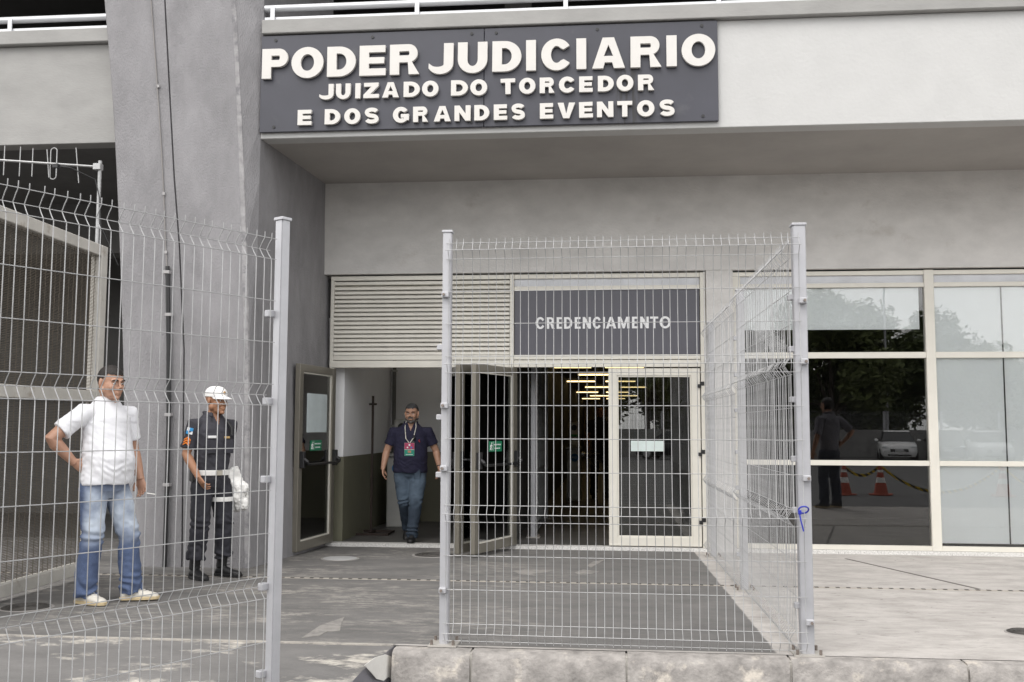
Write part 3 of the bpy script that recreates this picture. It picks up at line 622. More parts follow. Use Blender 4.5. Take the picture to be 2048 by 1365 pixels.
# ------------------------------------------------------------------ gate of fine mesh in the left bay
GATEP = mat('gate_paint', (.52, .50, .46), .6, .1, var=.12, scale=5, dirt=(.36, .32, .27), dscale=7)
gt = empty('mesh_gate', (-4.60, 8.62, .0), radians(-90+2.5), 'pale steel gate leaf of fine horizontal mesh behind the man in white', 'gate')
GW = 2.6; gz0, gz1, gzm = .02, 2.93, 1.56
MB().box(0, -.05, gz0, .115, .05, gz1).build('stile', GATEP, gt, .006); MB().box(GW-.1, -.05, gz0, GW, .05, gz1).build('stile', GATEP, gt, .006)
for a, b in ((gz0, gz0+.10), (gzm-.05, gzm+.05), (gz1-.10, gz1)): MB().box(.115, -.048, a, GW-.1, .048, b).build('rail', GATEP, gt, .006)
MESHW = mat('mesh_bar', (.115, .097, .075), .6, .05)
m = MB(); z = gz0+.11
while z < gz1-.1:
    if not gzm-.055 < z < gzm+.055: m.box(.116, -.003, z-.0023, GW-.101, .003, z+.0023)
    z += .0127
for i in range(33): m.box(.15+i*.0762, .003, gz0+.1, .154+i*.0762, .007, gz1-.1)
tag(m.build('mesh_infill', MESHW, gt), kind='stuff')
# second fixed screen behind it, against the column
g2 = empty('mesh_screen', (-5.35, 9.62, 0), 0, 'narrow fine mesh screen behind the gate, against the big column', 'screen')
MB().box(.57, -.03, -.06, .64, .03, 2.9).build('stile', mat('screen_post', (.45, .46, .48), .5), g2, .004); MB().box(.64, -.03, 2.84, 1.2, .03, 2.9).build('rail', GATEP, g2)
m = MB(); z = .0
while z < 2.83: m.box(.641, -.003, z-.002, 1.2, .003, z+.002); z += .0127
for i in range(7): m.box(.68+i*.0762, .003, 0, .684+i*.0762, .007, 2.84)
tag(m.build('mesh_infill', MESHW, g2), kind='stuff')
Box('boundary_rail', GATEP, (-5.35+3.5, 0, 0, 0, 0, 0)) if False else None
# ------------------------------------------------------------------ antenna on the gate post
AY = 8.60; a0 = onY(200, 335, AY)
an = empty('antenna', (a0.x, AY, 2.9), 0, 'directional antenna with upright rods on a thin mast above the mesh gate', 'antenna')
STEEL = mat('galvanised_tube', (.36, .36, .36), .4, .5, var=.15, scale=20)
zb = a0.z-2.9
MB().tube([(0, 0, -.35), (0, 0, zb+.06)], .017, 10).build('mast', STEEL, an, smooth=True)
b0, b1 = Vector((-.02, -.02, zb)), Vector((-1.35, -.55, zb-.005))
MB().tube([b0, b1], .011, 8).build('boom', STEEL, an, smooth=True); MB().box(-.05, -.04, zb-.03, .022, .022, zb+.03).build('clamp', STEEL, an, .004)
for i, (px, l, tl) in enumerate(((168, .165, .02), (120, .13, .015), (95, .13, 0), (75, .135, 0), (50, .135, 0), (25, .13, 0), (0, .13, 0), (-28, .13, 0))):
    u = (200-px)/200*.72; q = b0.lerp(b1, u); MB().tube([q+Vector((-tl, 0, l)), q+Vector((tl, 0, -l))], .0045, 6).build('rod', STEEL, an)
q = b0.lerp(b1, (200-130)/200*.72); Lp = []
for i in range(24):
    t = 2*pi*i/24; Lp.append(q+Vector((.03*cos(t), -.01, .115*(1 if sin(t) > 0 else -1)+.03*sin(t))))
MB().tube(Lp, .005, 6, closed=True).build('folded_dipole', STEEL, an); MB().box(q.x-.0, q.y-.03, q.z-.04, q.x+.05, q.y+.02, q.z-.005).build('junction_box', BLACK, an)
MB().tube([q+Vector((.03, 0, -.02)), q+Vector((.14, .03, -.03)), Vector((-.03, -.02, zb-.12)), Vector((.02, -.02, zb-.3)), Vector((.03, .0, zb-.55)), Vector((.16, .1, zb-.9))], .005, 6).build('cable', BLACK, an)
# ------------------------------------------------------------------ pipe and lightning cable on the column
pp_ = empty('wall_pipe', (onY(330, 1135, CY).x, CY, 0), 0, 'black plastic pipe fixed up the front of the big column', 'pipe')
ref = pp_.location.x
pts = [onY(a, b, CY-.03)-Vector((ref, CY, 0)) for a, b in ((329, 1134), (333, 1000), (337, 850), (337, 700), (335, 533))]
MB().tube(pts, .021, 10).build('tube', BLACK, pp_, smooth=True)
for a, b in ((334, 970), (337, 830), (338, 630), (334, 545)):
    q = onY(a, b, CY-.03)-Vector((ref, CY, 0)); MB().box(q.x-.032, q.y-.026, q.z-.016, q.x+.032, q.y+.03, q.z+.016).build('bracket', mat('pipe_bracket', (.35, .34, .34), .6), pp_, .003)
cb = empty('lightning_cable', (onY(325, 350, CY).x, CY, 0), 0, 'thin grey cable running down the column into the black pipe', 'cable'); ref = cb.location.x
pts = [onY(a, b, CY-.012)-Vector((ref, CY, 0)) for a, b in ((334, 535), (331, 490), (328, 400), (323, 300), (313, 150), (302, 0), (296, -90), (288, -220))]
MB().tube(pts, .0055, 6).build('strand', mat('cable_grey', (.24, .225, .215), .7), cb)
for a, b in ((317, 173), (328, 388), (332, 505)):
    q = onY(a, b, CY-.012)-Vector((ref, CY, 0)); MB().box(q.x-.012, q.y-.01, q.z-.014, q.x+.012, q.y+.012, q.z+.014).build('cable_clip', mat('pipe_bracket', (.35, .34, .34)), cb)
# ------------------------------------------------------------------ people
def remesh(mb, voxel, it, name, mats, wrinkle=None):
    me = bpy.data.meshes.new('tmp'); me.from_pydata(mb.v, [], mb.f)
    bm = bmesh.new(); bm.from_mesh(me); bmesh.ops.recalc_face_normals(bm, faces=bm.faces); bm.to_mesh(me); bm.free()
    o = bpy.data.objects.new('tmp', me); COL.objects.link(o)
    r = o.modifiers.new('r', 'REMESH'); r.mode = 'VOXEL'; r.voxel_size = voxel
    if it: s = o.modifiers.new('s', 'SMOOTH'); s.factor = .5; s.iterations = it
    dg = bpy.context.evaluated_depsgraph_get(); out = bpy.data.meshes.new_from_object(o.evaluated_get(dg)); out.name = name
    bpy.data.objects.remove(o); bpy.data.meshes.remove(me)
    out.materials.clear()
    for m in mats: out.materials.append(m)
    if wrinkle:
        nn = [v.normal.copy() for v in out.vertices]; co = []
        for v, q in zip(out.vertices, nn): co += list(v.co+q*wrinkle(v.co))
        out.vertices.foreach_set('co', co)
    out.polygons.foreach_set('use_smooth', [True]*len(out.polygons)); out.update(); return out
def shell(me, pred, off, name, m, rough=0):
    """faces of a body mesh chosen by a test, lifted off the surface as a mesh of their own (hair, beard)"""
    V = me.vertices; keep = [p.vertices[:] for p in me.polygons if pred(p.center)]
    ids = {}; vs = []; fs = []
    for f in keep:
        for i in f:
            if i not in ids: ids[i] = len(vs); co = V[i].co; vs.append(co+V[i].normal*(off+rough*noise.noise(co*160)))
        fs.append(tuple(ids[i] for i in f))
    n = bpy.data.meshes.new(name); n.from_pydata(vs, [], fs); n.materials.append(m); n.polygons.foreach_set('use_smooth', [True]*len(fs)); n.update(); return n
def hand(mb, W, d, nrm, side, curl=.5, thumb=.6):
    W, d, nrm = Vector(W), Vector(d).normalized(), Vector(nrm).normalized(); s = d.cross(nrm).normalized()*side; nrm = (nrm-d*nrm.dot(d)).normalized()
    mb.loft([(W, s*.026, nrm*.019), (W+d*.03, s*.035, nrm*.017), (W+d*.065, s*.041, nrm*.016), (W+d*.092, s*.040, nrm*.012)], 12)
    for i, l in enumerate((.92, 1.0, .95, .78)):
        p = W+d*(.088-.004*abs(i-1.3))+s*((1.5-i)*.0205); path = [p-d*.02]; a = 0
        dirs = d+s*((1.5-i)*.05)
        path.append(p)
        for k, seg in enumerate((.042, .027, .021)):
            a += curl*(.55 if k == 0 else 1)*(.85+.12*i); q = (dirs*cos(a)+nrm*sin(a)).normalized(); p = p+q*seg*l; path.append(p)
        mb.tube(path, [.009, .0088, .0084, .0078, .0062], 8)
    b = W+d*.022+s*.026; t1 = (d*.62+s*.62+nrm*.45*thumb).normalized(); t2 = (d*.9+s*.12+nrm*.5*thumb).normalized()
    mb.tube([b-t1*.01, b+t1*.032, b+t1*.04+t2*.026, b+t1*.04+t2*.05], [.014, .012, .0098, .0075], 8)
def rotz(a): return Matrix.Rotation(a, 3, 'Z')
def person(loc, rz, H, J, skin, label, torso, shirt_m, pants_m, shoe_m, hair_m, legr=(.098, .072, .062), headyaw=0, headpitch=0, beard=None, hair_low=-.03, cap=None, hem=.90, sleeve=.62, voxel=.0048, neck='crew', boots=False, extra=None, jeans=True, hairline=.062, fat=1.0, detail=True, hair=True, armr=1.0):
    k = H/1.78; hsc = 1.09
    P = empty('person', loc, rz, label, 'person')
    P.scale = (k, k, k)
    g = lambda n: Vector(J[n])
    hc = g('head'); Rh = rotz(headyaw) @ Matrix.Rotation(headpitch, 3, 'X')
    def hp(x, y, z): return hc+Rh @ (Vector((x, y, z))*hsc)
    # --- body: head, neck, arms, hands, legs in one skin
    b = MB()
    def be(c, rx, ry, rz_, *q): b.ell(c, rx*hsc, ry*hsc, rz_*hsc, *q)
    be(hp(0, .014, .028), .0765, .096, .09, 20, 14, Rh); be(hp(0, -.026, -.032), .063*fat, .066, .084, 18, 12, Rh)
    be(hp(0, -.032, -.075), .052*fat, .055, .044, 16, 10, Rh); be(hp(0, -.075, -.1), .024, .02, .018, 12, 8, Rh)
    b.tube([hp(0, -.088, .012), hp(0, -.104, -.012), hp(0, -.113, -.03)], [.008, .011, .014], 10)
    for s in (-1, 1):
        be(hp(s*.012, -.1, -.034), .009, .012, .009, 8, 6); be(hp(s*.036, -.068, -.03), .026*fat, .022, .026, 12, 8, Rh)
        b.tube([hp(s*.005, -.09, .02), hp(s*.028, -.088, .024), hp(s*.052, -.07, .018)], [.009, .010, .008], 8)
        be(hp(s*.079, .012, -.006), .011, .02, .032, 10, 8, Rh @ rotz(s*.35)); be(hp(s*.058*fat, 0, -.055), .02, .03, .03, 10, 8, Rh)
    b.tube([hp(-.024, -.083, -.064), hp(0, -.094, -.060), hp(.024, -.083, -.064)], [.006, .0095, .006], 8); b.tube([hp(-.018, -.085, -.073), hp(0, -.092, -.073), hp(.018, -.085, -.073)], [.005, .009, .005], 8)
    nb = g('neck'); b.tube([hp(0, .015, -.05), (hp(0, .012, -.1)+nb)/2, nb, nb-Vector((0, -.02, .1))], [.056*fat, .055*fat, .066*fat, .09], 16)
    cz = torso
    b.loft([((0, y, z), (rx*(.72 if z < 1.3 else .88), 0, 0), (0, ry*(.72 if z < 1.3 else .88), 0)) for z, y, rx, ry in cz], 20)
    for s, n in ((-1, 'r'), (1, 'l')):
        S, E, W = g('sh_'+n), g('el_'+n), g('wr_'+n); d = (E-S); f = W-E
        b.tube([S, S+d*.35, S+d*.75, E, E+f*.22, E+f*.6, W-f*.06, W+f.normalized()*.02], [q_*armr for q_ in (.046, .049, .044, .041, .0435, .037, .028, .027)], 14)
        hd, hn, cu, th = J['hand_'+n]; hand(b, W, hd, hn, s*J.get('flip_'+n, 1), cu, th)
        K, A, Hp = g('kn_'+n), g('an_'+n), g('hip_'+n); b.tube([Hp, K, A+Vector((0, 0, .03)), A], [.055, .035, .02, .02], 10)
    body = remesh(b, voxel, 3, 'body', [skin]); obj('body', body, P)
    # eyes and brows
    if detail:
        EW = mat('eye_white', (.55, .52, .5), .3); ED = mat('eye_dark', (.02, .013, .01), .3)
        for s in (-1, 1):
            m = MB(); m.ell(hp(s*.031, -.0805, -.001), .0135, .009, .0062, 10, 8, Rh); e = m.build('eye', EW, P, smooth=True)
            m = MB(); m.ell(hp(s*.031, -.0865, -.001), .0058, .004, .0058, 8, 6, Rh); m.build('iris', ED, e)
            m = MB(); m.tube([hp(s*.012, -.0965, .021), hp(s*.030, -.0975, .027), hp(s*.052, -.082, .020)], [.0035, .0055, .003], 6); m.build('eyebrow', hair_m, P)
    Ri = Rh.transposed()
    def hl(c): return (Ri @ (c-hc))/hsc
    def hairp(c):
        q = hl(c)
        if abs(q.z) > .14 or abs(q.x) > .074+.03*(q.z > 0) or q.z < hair_low-.05: return False
        front = q.y < -.03
        lim = hairline-.9*max(0, -q.y-.075)+.012*noise.noise(q*70) if front else (hairline-(q.y+.03)*1.5 if q.y < .02 else hair_low-.03)
        if abs(q.x) > .06 and q.y < -.01: lim = max(lim, -.012+(-.01-q.y)*1.2) if q.y > -.045 else .05
        return q.z > lim and not (abs(q.x) > .0745 and q.z < .028 and -.02 < q.y < .045)
    if hair: obj('hair', shell(body, hairp, .006, 'hair', hair_m, .003), P)
    if beard:
        def bp(c):
            q = hl(c)
            if q.z > -.038 or q.z < -.122 or q.y > .0: return False
            mouth = q.z > -.077 and q.z < -.059 and abs(q.x) < .023 and q.y < -.07
            cheek = q.z > -.055-.6*max(0, -.03-q.y)*.6 and abs(q.x) > .03
            return not mouth and not cheek and (q.y < -.055 or abs(q.x) > .042)
        obj('beard', shell(body, bp, .0022, 'beard', beard, .0012), P)
    # --- shirt
    sh = MB(); sh.loft([((0, y, z), (rx, 0, 0), (0, ry, 0)) for z, y, rx, ry in cz if z >= hem-.001], 28)
    sides = []
    for s, n in ((-1, 'r'), (1, 'l')):
        S, E = g('sh_'+n), g('el_'+n); d = E-S; q = S+d*sleeve; dn = d.normalized()
        sh.tube([S-Vector((s*.07, 0, .0)), S+Vector((s*.012, 0, .0)), S+d*.28, q-dn*.012, q], [.066, .068*armr**.4, .069*armr**.4, .070*armr**.5, .069*armr**.5], 18)
        sides.append((S, E))
    if neck == 'polo' or neck == 'shirt':
        ring = [(.083*cos(t*pi/10), .012+.078*sin(t*pi/10)) for t in range(-3, 14)]
        sh.tube([nb+Vector((x, y, .012-(.03 if y < -.01 else 0))) for x, y in ring], .013, 8)
        for s in (-1, 1): sh.loft([(nb+Vector((s*.055, -.062, .0)), Vector((.026, 0, .01)), Vector((0, .008, .012))), (nb+Vector((s*.075, -.1, -.055)), Vector((.014, 0, 0)), Vector((0, .006, .012)))], 10)
    def wr(c):
        a = .010*noise.noise(Vector((c.x*9+c.z*5, c.y*9, c.z*6+1.7)))+.0055*noise.noise(Vector((c.x*22+c.z*26, c.y*22, c.z*20)))
        lo = max(0, 1-abs(c.z-1.02)/.16); a += lo*.0025*sin(c.z*70+c.x*25+14*noise.noise(c*6)); return a if c.z < 1.36 else a*.35+.003
    sm_ = remesh(sh, .0075, 3, 'shirt', [shirt_m], wr)
    if neck in ('polo', 'shirt'):          # open placket: a V cut out of the front below the collar
        bm = bmesh.new(); bm.from_mesh(sm_); dl = []
        for f in bm.faces:
            c = f.calc_center_median()
            if c.y < -.02 and c.z > 1.43 and abs(c.x) < (c.z-1.43)*.42: dl.append(f)
        bmesh.ops.delete(bm, geom=dl, context='FACES'); bm.to_mesh(sm_); bm.free()
    obj('shirt', sm_, P)
    # --- trousers
    tr = MB(); w0 = [q for q in cz if q[0] <= hem+.04]; top = max(hem+.02, .98)
    pz = [(top, cz[0][1], .158*fat, .120*fat), (.92, .0, .170*fat, .132*fat), (.84, .008, .172*fat, .13*fat), (.78, .005, .12, .10)]
    tr.loft([((g('pelvis').x, y+g('pelvis').y, z), (rx, 0, 0), (0, ry, 0)) for z, y, rx, ry in pz][::-1], 24)
    for n in 'rl':
        Hp, K, A = g('hip_'+n), g('kn_'+n), g('an_'+n); a, kk, an = legr
        end = A+Vector((0, 0, .12 if boots else -.035)); mid = (K+A)/2+Vector((0, .012, 0))
        tr.tube([Hp+Vector((0, 0, .02)), Hp.lerp(K, .3), Hp.lerp(K, .7), K, mid, A.lerp(K, .22), end], [a, a*.98, (a+kk)/2, kk, (kk+an)/2+.004, an+.004, an+(.006 if boots else .004)], 20)
    ks = [(g('kn_'+n), g('an_'+n)) for n in 'rl']
    def wp(c):
        a = .009*noise.noise(Vector((c.x*8, c.y*8, c.z*9+5)))+.004*noise.noise(Vector((c.x*24, c.y*24, c.z*34)))
        for K, A in ks:
            dk = abs(c.z-K.z); a += .5*max(0, 1-dk/.12)*.008*sin(c.z*80+8*noise.noise(c*7))
            da = c.z-A.z-(.12 if boots else 0); a += .5*max(0, 1-abs(da)/.17)*.013*sin(c.z*62+10*noise.noise(c*6))
        return a
    obj('trousers', remesh(tr, .0075, 2, 'trousers', [pants_m], wp), P)
    # --- shoes
    for n in 'rl':
        A = g('an_'+n); fa, pit = J['foot_'+n]; f = Vector((sin(fa)*1, -cos(fa), 0)); s = Vector((cos(fa), sin(fa), 0)); u = Vector((0, 0, 1))
        f2 = (f*cos(pit)-u*sin(pit)); u2 = (u*cos(pit)+f*sin(pit)); gr = A-u2*.078
        m = MB(); rg = [(-.075, .030, .030, .03), (-.05, .038, .045, .045), (0, .039, .05, .05), (.05, .043, .040, .04), (.1, .048, .031, .031), (.15, .047, .026, .026), (.185, .036, .021, .021), (.2, .018, .014, .014)]
        m.loft([(gr+f2*a+u2*(c), s*w, u2*h) for a, w, h, c in rg], 18)
        m.tube([A+u2*.0+f2*-.02, A+u2*(.16 if boots else -.01)], [.05, .052 if boots else .046], 14)
        me = remesh(m, .0055, 2, 'shoe', [shoe_m]); so = obj('shoe', me, P)
        sl = MB(); pts = [(-.082, .028), (-.05, .041), (0, .042), (.05, .047), (.1, .052), (.15, .050), (.188, .037), (.207, .015)]
        poly = [(a, w) for a, w in pts]+[(a, -w) for a, w in pts[::-1]]
        sl.prism(poly, lambda p: gr+f2*p[0]+s*p[1]-u2*.004, lambda p: gr+f2*p[0]+s*p[1]+u2*.020); sl.build('sole', J.get('sole', shoe_m), so, .003)
        lc = MB()
        for i in range(5):
            c = gr+f2*(.02+.022*i)+u2*(.094-.0095*i) if not boots else gr+f2*(.045-.003*i)+u2*(.10+.03*i)
            lc.tube([c-s*.022, c+u2*.004+f2*(.003 if not boots else .008), c+s*.022+f2*.012], .0035, 5)
        lc.build('laces', J.get('lace', shoe_m), so)
    if extra: extra(P, hp, Rh, g)
    return P
def skinm(name, c): return mat(name, c, .5, var=.10, scale=9, bump=.05, bscale=200, dirt=tuple(x*.8 for x in c), dscale=22, dpos=.62)
def denim(name, base, fade, scale):
    m = mat(name, base, .85, var=.16, scale=120, bump=.25, bscale=500); n = m.node_tree.nodes; l = m.node_tree.links; b = n['Principled BSDF']
    src = b.inputs['Base Color'].links[0].from_socket; t = n.new('ShaderNodeTexCoord'); x = n.new('ShaderNodeSeparateXYZ'); l.new(t.outputs['Object'], x.inputs[0])
    a = n.new('ShaderNodeMapRange'); a.inputs[1].default_value = .40; a.inputs[2].default_value = .60; l.new(x.outputs[2], a.inputs[0])
    c = n.new('ShaderNodeMapRange'); c.inputs[1].default_value = .92; c.inputs[2].default_value = .78; l.new(x.outputs[2], c.inputs[0])
    y = n.new('ShaderNodeMapRange'); y.inputs[1].default_value = .0; y.inputs[2].default_value = -.07; l.new(x.outputs[1], y.inputs[0])
    z = n.new('ShaderNodeTexNoise'); z.inputs['Scale'].default_value = scale; z.inputs['Detail'].default_value = 4; l.new(t.outputs['Object'], z.inputs[0])
    zr = n.new('ShaderNodeMapRange'); zr.inputs[1].default_value = .3; zr.inputs[2].default_value = .6; l.new(z.outputs[0], zr.inputs[0])
    f = zr.outputs[0]
    for s in (a, c, y): q = n.new('ShaderNodeMath'); q.operation = 'MULTIPLY'; l.new(f, q.inputs[0]); l.new(s.outputs[0], q.inputs[1]); f = q.outputs[0]
    w = n.new('ShaderNodeMix'); w.data_type = 'RGBA'; l.new(f, w.inputs[0]); l.new(src, w.inputs[6]); w.inputs[7].default_value = (*fade, 1); l.new(w.outputs[2], b.inputs['Base Color'])
    return m
SK1 = skinm('skin_tan', (.42, .235, .16)); SK2 = skinm('skin_brown', (.35, .175, .10)); SK3 = skinm('skin_olive', (.46, .26, .175))
HB = mat('hair_black', (.018, .014, .012), .6, var=.4, scale=150, bump=.5, bscale=300); HG = mat('hair_greying', (.022, .021, .021), .6, var=.5, scale=200, bump=.5, bscale=300, col2=(.07, .07, .073)); BG = mat('beard_grey', (.05, .042, .038), .7, scale=120, col2=(.22, .2, .19))
# ---- man in white T-shirt, hand on hip
def x_white(P, hp, Rh, g):
    W = g('wr_l'); d = (g('el_l')-W).normalized()
    MB().tube([W+d*.035, W+d*.058], .034, 16).build('watch', mat('watch_black', (.015, .015, .016), .35), P, .003)
    h = W+Vector(J1['hand_l'][0]).normalized()*.125+Vector((.0, -.035, 0)); MB().tube([h, h+Vector((.05, -.055, -.012))], .0042, 6).build('cigarette', mat('cigarette', (.8, .78, .74), .7), P)
    MB().tube([(.06, -.06, .885), (.1, -.12, .80)], .004, 5)
J1 = dict(head=(-.01, -.045, 1.662), neck=(.005, -.005, 1.535), pelvis=(0, 0, .9), sh_r=(-.19, .01, 1.425), el_r=(-.405, .10, 1.235), wr_r=(-.235, .07, 1.065), sh_l=(.195, .01, 1.425), el_l=(.275, .03, 1.145), wr_l=(.285, -.055, .925),
          hip_r=(-.09, 0, .89), kn_r=(-.115, -.03, .50), an_r=(-.12, .02, .085), hip_l=(.09, 0, .89), kn_l=(.15, -.11, .50), an_l=(.17, -.14, .085),
          hand_r=((.55, -.35, -.5), (.6, .3, .1), .35, .5), flip_r=-1, hand_l=((.05, -.30, -1), (-.9, -.35, .1), .55, .7), foot_r=(.10, 0), foot_l=(.75, 0), sole=mat('gum_sole', (.50, .40, .24), .7), lace=mat('white_lace', (.72, .70, .66), .8))
T1 = [(.885, -.02, .194, .166), (.93, -.026, .196, .178), (1.0, -.033, .196, .188), (1.08, -.033, .195, .186), (1.18, -.02, .193, .166), (1.30, 0, .198, .146), (1.39, .005, .19, .134), (1.44, .01, .168, .114), (1.485, .012, .132, .094), (1.525, .012, .098, .08), (1.552, .008, .080, .072)]
person((-3.81, 7.30, gz(7.3)+.005), radians(66), 1.765, J1, SK1, 'man in white T-shirt and faded jeans standing with one hand on his hip', T1,
       mat('white_tshirt', (.74, .74, .77), .9, var=.03, scale=6, bump=.1, bscale=250), denim('faded_denim', (.07, .10, .185), (.52, .58, .66), 3.6), mat('cream_canvas', (.60, .57, .51), .85, var=.08, scale=20), HB, legr=(.101, .078, .075), headyaw=radians(-3), headpitch=.12, armr=1.17, fat=1.12, hem=.884, sleeve=.72, extra=x_white, hairline=.058)
# ---- policeman
NAVY = mat('navy_ripstop', (.034, .033, .042), .8, var=.25, scale=14, bump=.2, bscale=200); WEB = mat('white_webbing', (.74, .73, .71), .6, var=.05); BOOT = mat('boot_black', (.010, .010, .011), .5, var=.3, scale=30)
def x_police(P, hp, Rh, g):
    cp = MB(); WC = mat('white_cap', (.80, .79, .78), .8, var=.03)
    rg = []
    for z, r in ((.032, .088), (.055, .0895), (.08, .084), (.1, .071), (.116, .05), (.124, .02)): r *= 1.09; rg.append((hp(0, .012, z), Rh @ Vector((r, 0, 0)), Rh @ Vector((0, r*1.16, 0))))
    cp.loft(rg, 24); c = cp.build('cap', WC, P, smooth=60)
    v = MB(); top = []; bot = []
    for i in range(13):
        t = pi+pi*i/12*.86+.22; top.append(hp(.082*cos(t), .012+.1*sin(t), .040)); a = hp(.075*cos(t), .012+.175*sin(t)-.01, .024-.006*abs(cos(t))); bot.append(a)
    up_ = Rh @ Vector((0, 0, .005)); n = 13
    v.add(top+bot+[p-up_ for p in top]+[p-up_ for p in bot], [(i, i+1, n+i+1, n+i) for i in range(n-1)]+[(2*n+i, 3*n+i, 3*n+i+1, 2*n+i+1) for i in range(n-1)]+[(n+i, n+i+1, 3*n+i+1, 3*n+i) for i in range(n-1)])
    v.build('visor', WC, c, smooth=60)
    m = MB(); m.ell(hp(0, -.088, .068), .016, .008, .018, 10, 8, Rh); m.build('cap_badge', mat('badge_gold', (.35, .2, .06), .4, .5), c)
    b = MB(); b.loft([((0, -.002, .955), (.172, 0, 0), (0, .137, 0)), ((0, -.002, 1.005), (.173, 0, 0), (0, .138, 0))], 28); b.build('belt', WEB, P, .004)
    m = MB(); m.box(-.03, -.152, .955, .03, -.136, 1.005); m.build('buckle', mat('buckle', (.45, .42, .36), .3, .8), P, .004)
    K = g('kn_l'); Hp = g('hip_l')
    st = MB(); q = Hp.lerp(K, .42); st.loft([(q-Vector((0, 0, .02)), Vector((.108, 0, 0)), Vector((0, .108, 0))), (q+Vector((0, 0, .022)), Vector((.11, 0, 0)), Vector((0, .11, 0)))], 20); st.build('thigh_strap', WEB, P, .003)
    pc = MB(); c0 = Vector((.235, -.06, .775)); tl_ = Matrix.Rotation(-.22, 3, 'Y') @ Matrix.Rotation(.25, 3, 'X')
    pc.ell(c0+Vector((.01, 0, -.04)), .05, .10, .15, 14, 10, tl_); pc.ell(c0+Vector((.03, -.02, .06)), .055, .115, .075, 14, 10, tl_); pc.ell(c0+Vector((.05, -.05, -.10)), .045, .06, .075, 12, 8, tl_); pc.ell(c0+Vector((-.005, .05, -.12)), .04, .05, .06, 12, 8, tl_)
    pc.bar(c0+Vector((.01, 0, .08)), c0+Vector((-.055, .0, .24)), .028, .12); pc.bar(c0+Vector((.06, -.10, .03)), c0+Vector((.075, -.05, -.15)), .014, .035); pc.bar(c0+Vector((.075, .03, .04)), c0+Vector((.055, .05, -.14)), .014, .03)
    me = remesh(pc, .0055, 3, 'leg_pouch', [WEB], lambda c: .016*noise.noise(c*17)+.006*noise.noise(c*45)); obj('leg_pouch', me, P)
    S, E = g('sh_r'), g('el_r'); dn = (E-S).normalized()
    out = Vector((-.78, -.62, 0)).normalized(); s = dn.cross(out).normalized()
    def patch(f, w, h, m, name, poly=None, lift=0):
        c = S+(E-S)*f+out*(.0745+lift); mb = MB(); poly = poly or [(-w, -h), (w, -h), (w, h), (-w, h)]
        mb.prism(poly, lambda p: c+s*p[0]-dn*p[1]+out*(.004-abs(p[0])*.25), lambda p: c+s*p[0]-dn*p[1]-out*.02); mb.build(name, m, P)
    BLU = mat('patch_blue', (.03, .26, .55), .7); ORG = mat('chevron_orange', (.75, .20, .02), .7); WHP = mat('patch_white', (.75, .75, .75), .7)
    patch(.20, .030, .030, WHP, 'flag_patch'); patch(.20, .03, .03, BLU, 'flag_quarter', [(-.03, 0), (0, 0), (0, .03), (-.03, .03)], .002); patch(.20, .03, .03, BLU, 'flag_quarter', [(0, -.03), (.03, -.03), (.03, 0), (0, 0)], .002)
    for i in range(3): patch(.47+.085*i, .03, .01, ORG, 'chevron', [(-.03, -.018), (0, .006), (.03, -.018), (.03, -.004), (0, .020), (-.03, -.004)], .001)
    for x, z, w, h, mm, nm in ((-.085, 1.315, .04, .012, WHP, 'name_tape'), (.07, 1.31, .025, .01, mat('tape_amber', (.45, .3, .12), .7), 'rank_tape')):
        MB().box(x-w, -.155, z-h, x+w, -.128, z+h).build(nm, mm, P, .003)
    for x in (-.09, .09): MB().box(x-.05, -.152, 1.16, x+.05, -.125, 1.29).build('chest_pocket', NAVY, P, .006)
    MB().tube([(.10, -.10, 1.46), (.12, -.135, 1.40), (.12, -.14, 1.33)], .014, 8).build('radio_mic', BLACK, P, smooth=True)
    MB().box(-.205, -.03, .90, -.165, .05, 1.06).build('holster', BLACK, P, .01)
J2 = dict(head=(.01, -.04, 1.66), neck=(.0, .0, 1.535), pelvis=(0, 0, .9), sh_r=(-.185, .01, 1.425), el_r=(-.245, .035, 1.155), wr_r=(-.205, -.115, .955), sh_l=(.185, .01, 1.425), el_l=(.225, .13, 1.155), wr_l=(.15, .16, .945),
          hip_r=(-.09, 0, .89), kn_r=(-.115, -.02, .50), an_r=(-.125, .02, .085), hip_l=(.09, 0, .89), kn_l=(.13, -.03, .50), an_l=(.15, .0, .085),
          hand_r=((.35, -.45, -.8), (.9, .1, .4), .5, .8), hand_l=((0, -.2, -1), (-1, 0, 0), .5, .5), foot_r=(.0, 0), foot_l=(.45, 0))
T2 = [(.93, 0, .165, .130), (1.0, 0, .166, .131), (1.08, -.004, .168, .133), (1.18, -.004, .176, .136), (1.30, 0, .186, .138), (1.39, .005, .186, .130), (1.44, .01, .164, .112), (1.485, .012, .128, .092), (1.52, .012, .096, .08), (1.545, .01, .080, .072)]
person((-3.55, 8.72, gz(8.72)+.005), radians(52), 1.69, J2, SK2, 'police officer in dark uniform with white cap, belt and thigh pouch', T2, NAVY, mat('navy_trouser', (.022, .022, .029), .85, var=.25, scale=14, bump=.2, bscale=200), BOOT, HB, legr=(.104, .084, .076), headyaw=radians(14), headpitch=.06, hem=.929, sleeve=.80, neck='shirt', boots=True, extra=x_police, fat=1.0, hairline=.03, hair=False)
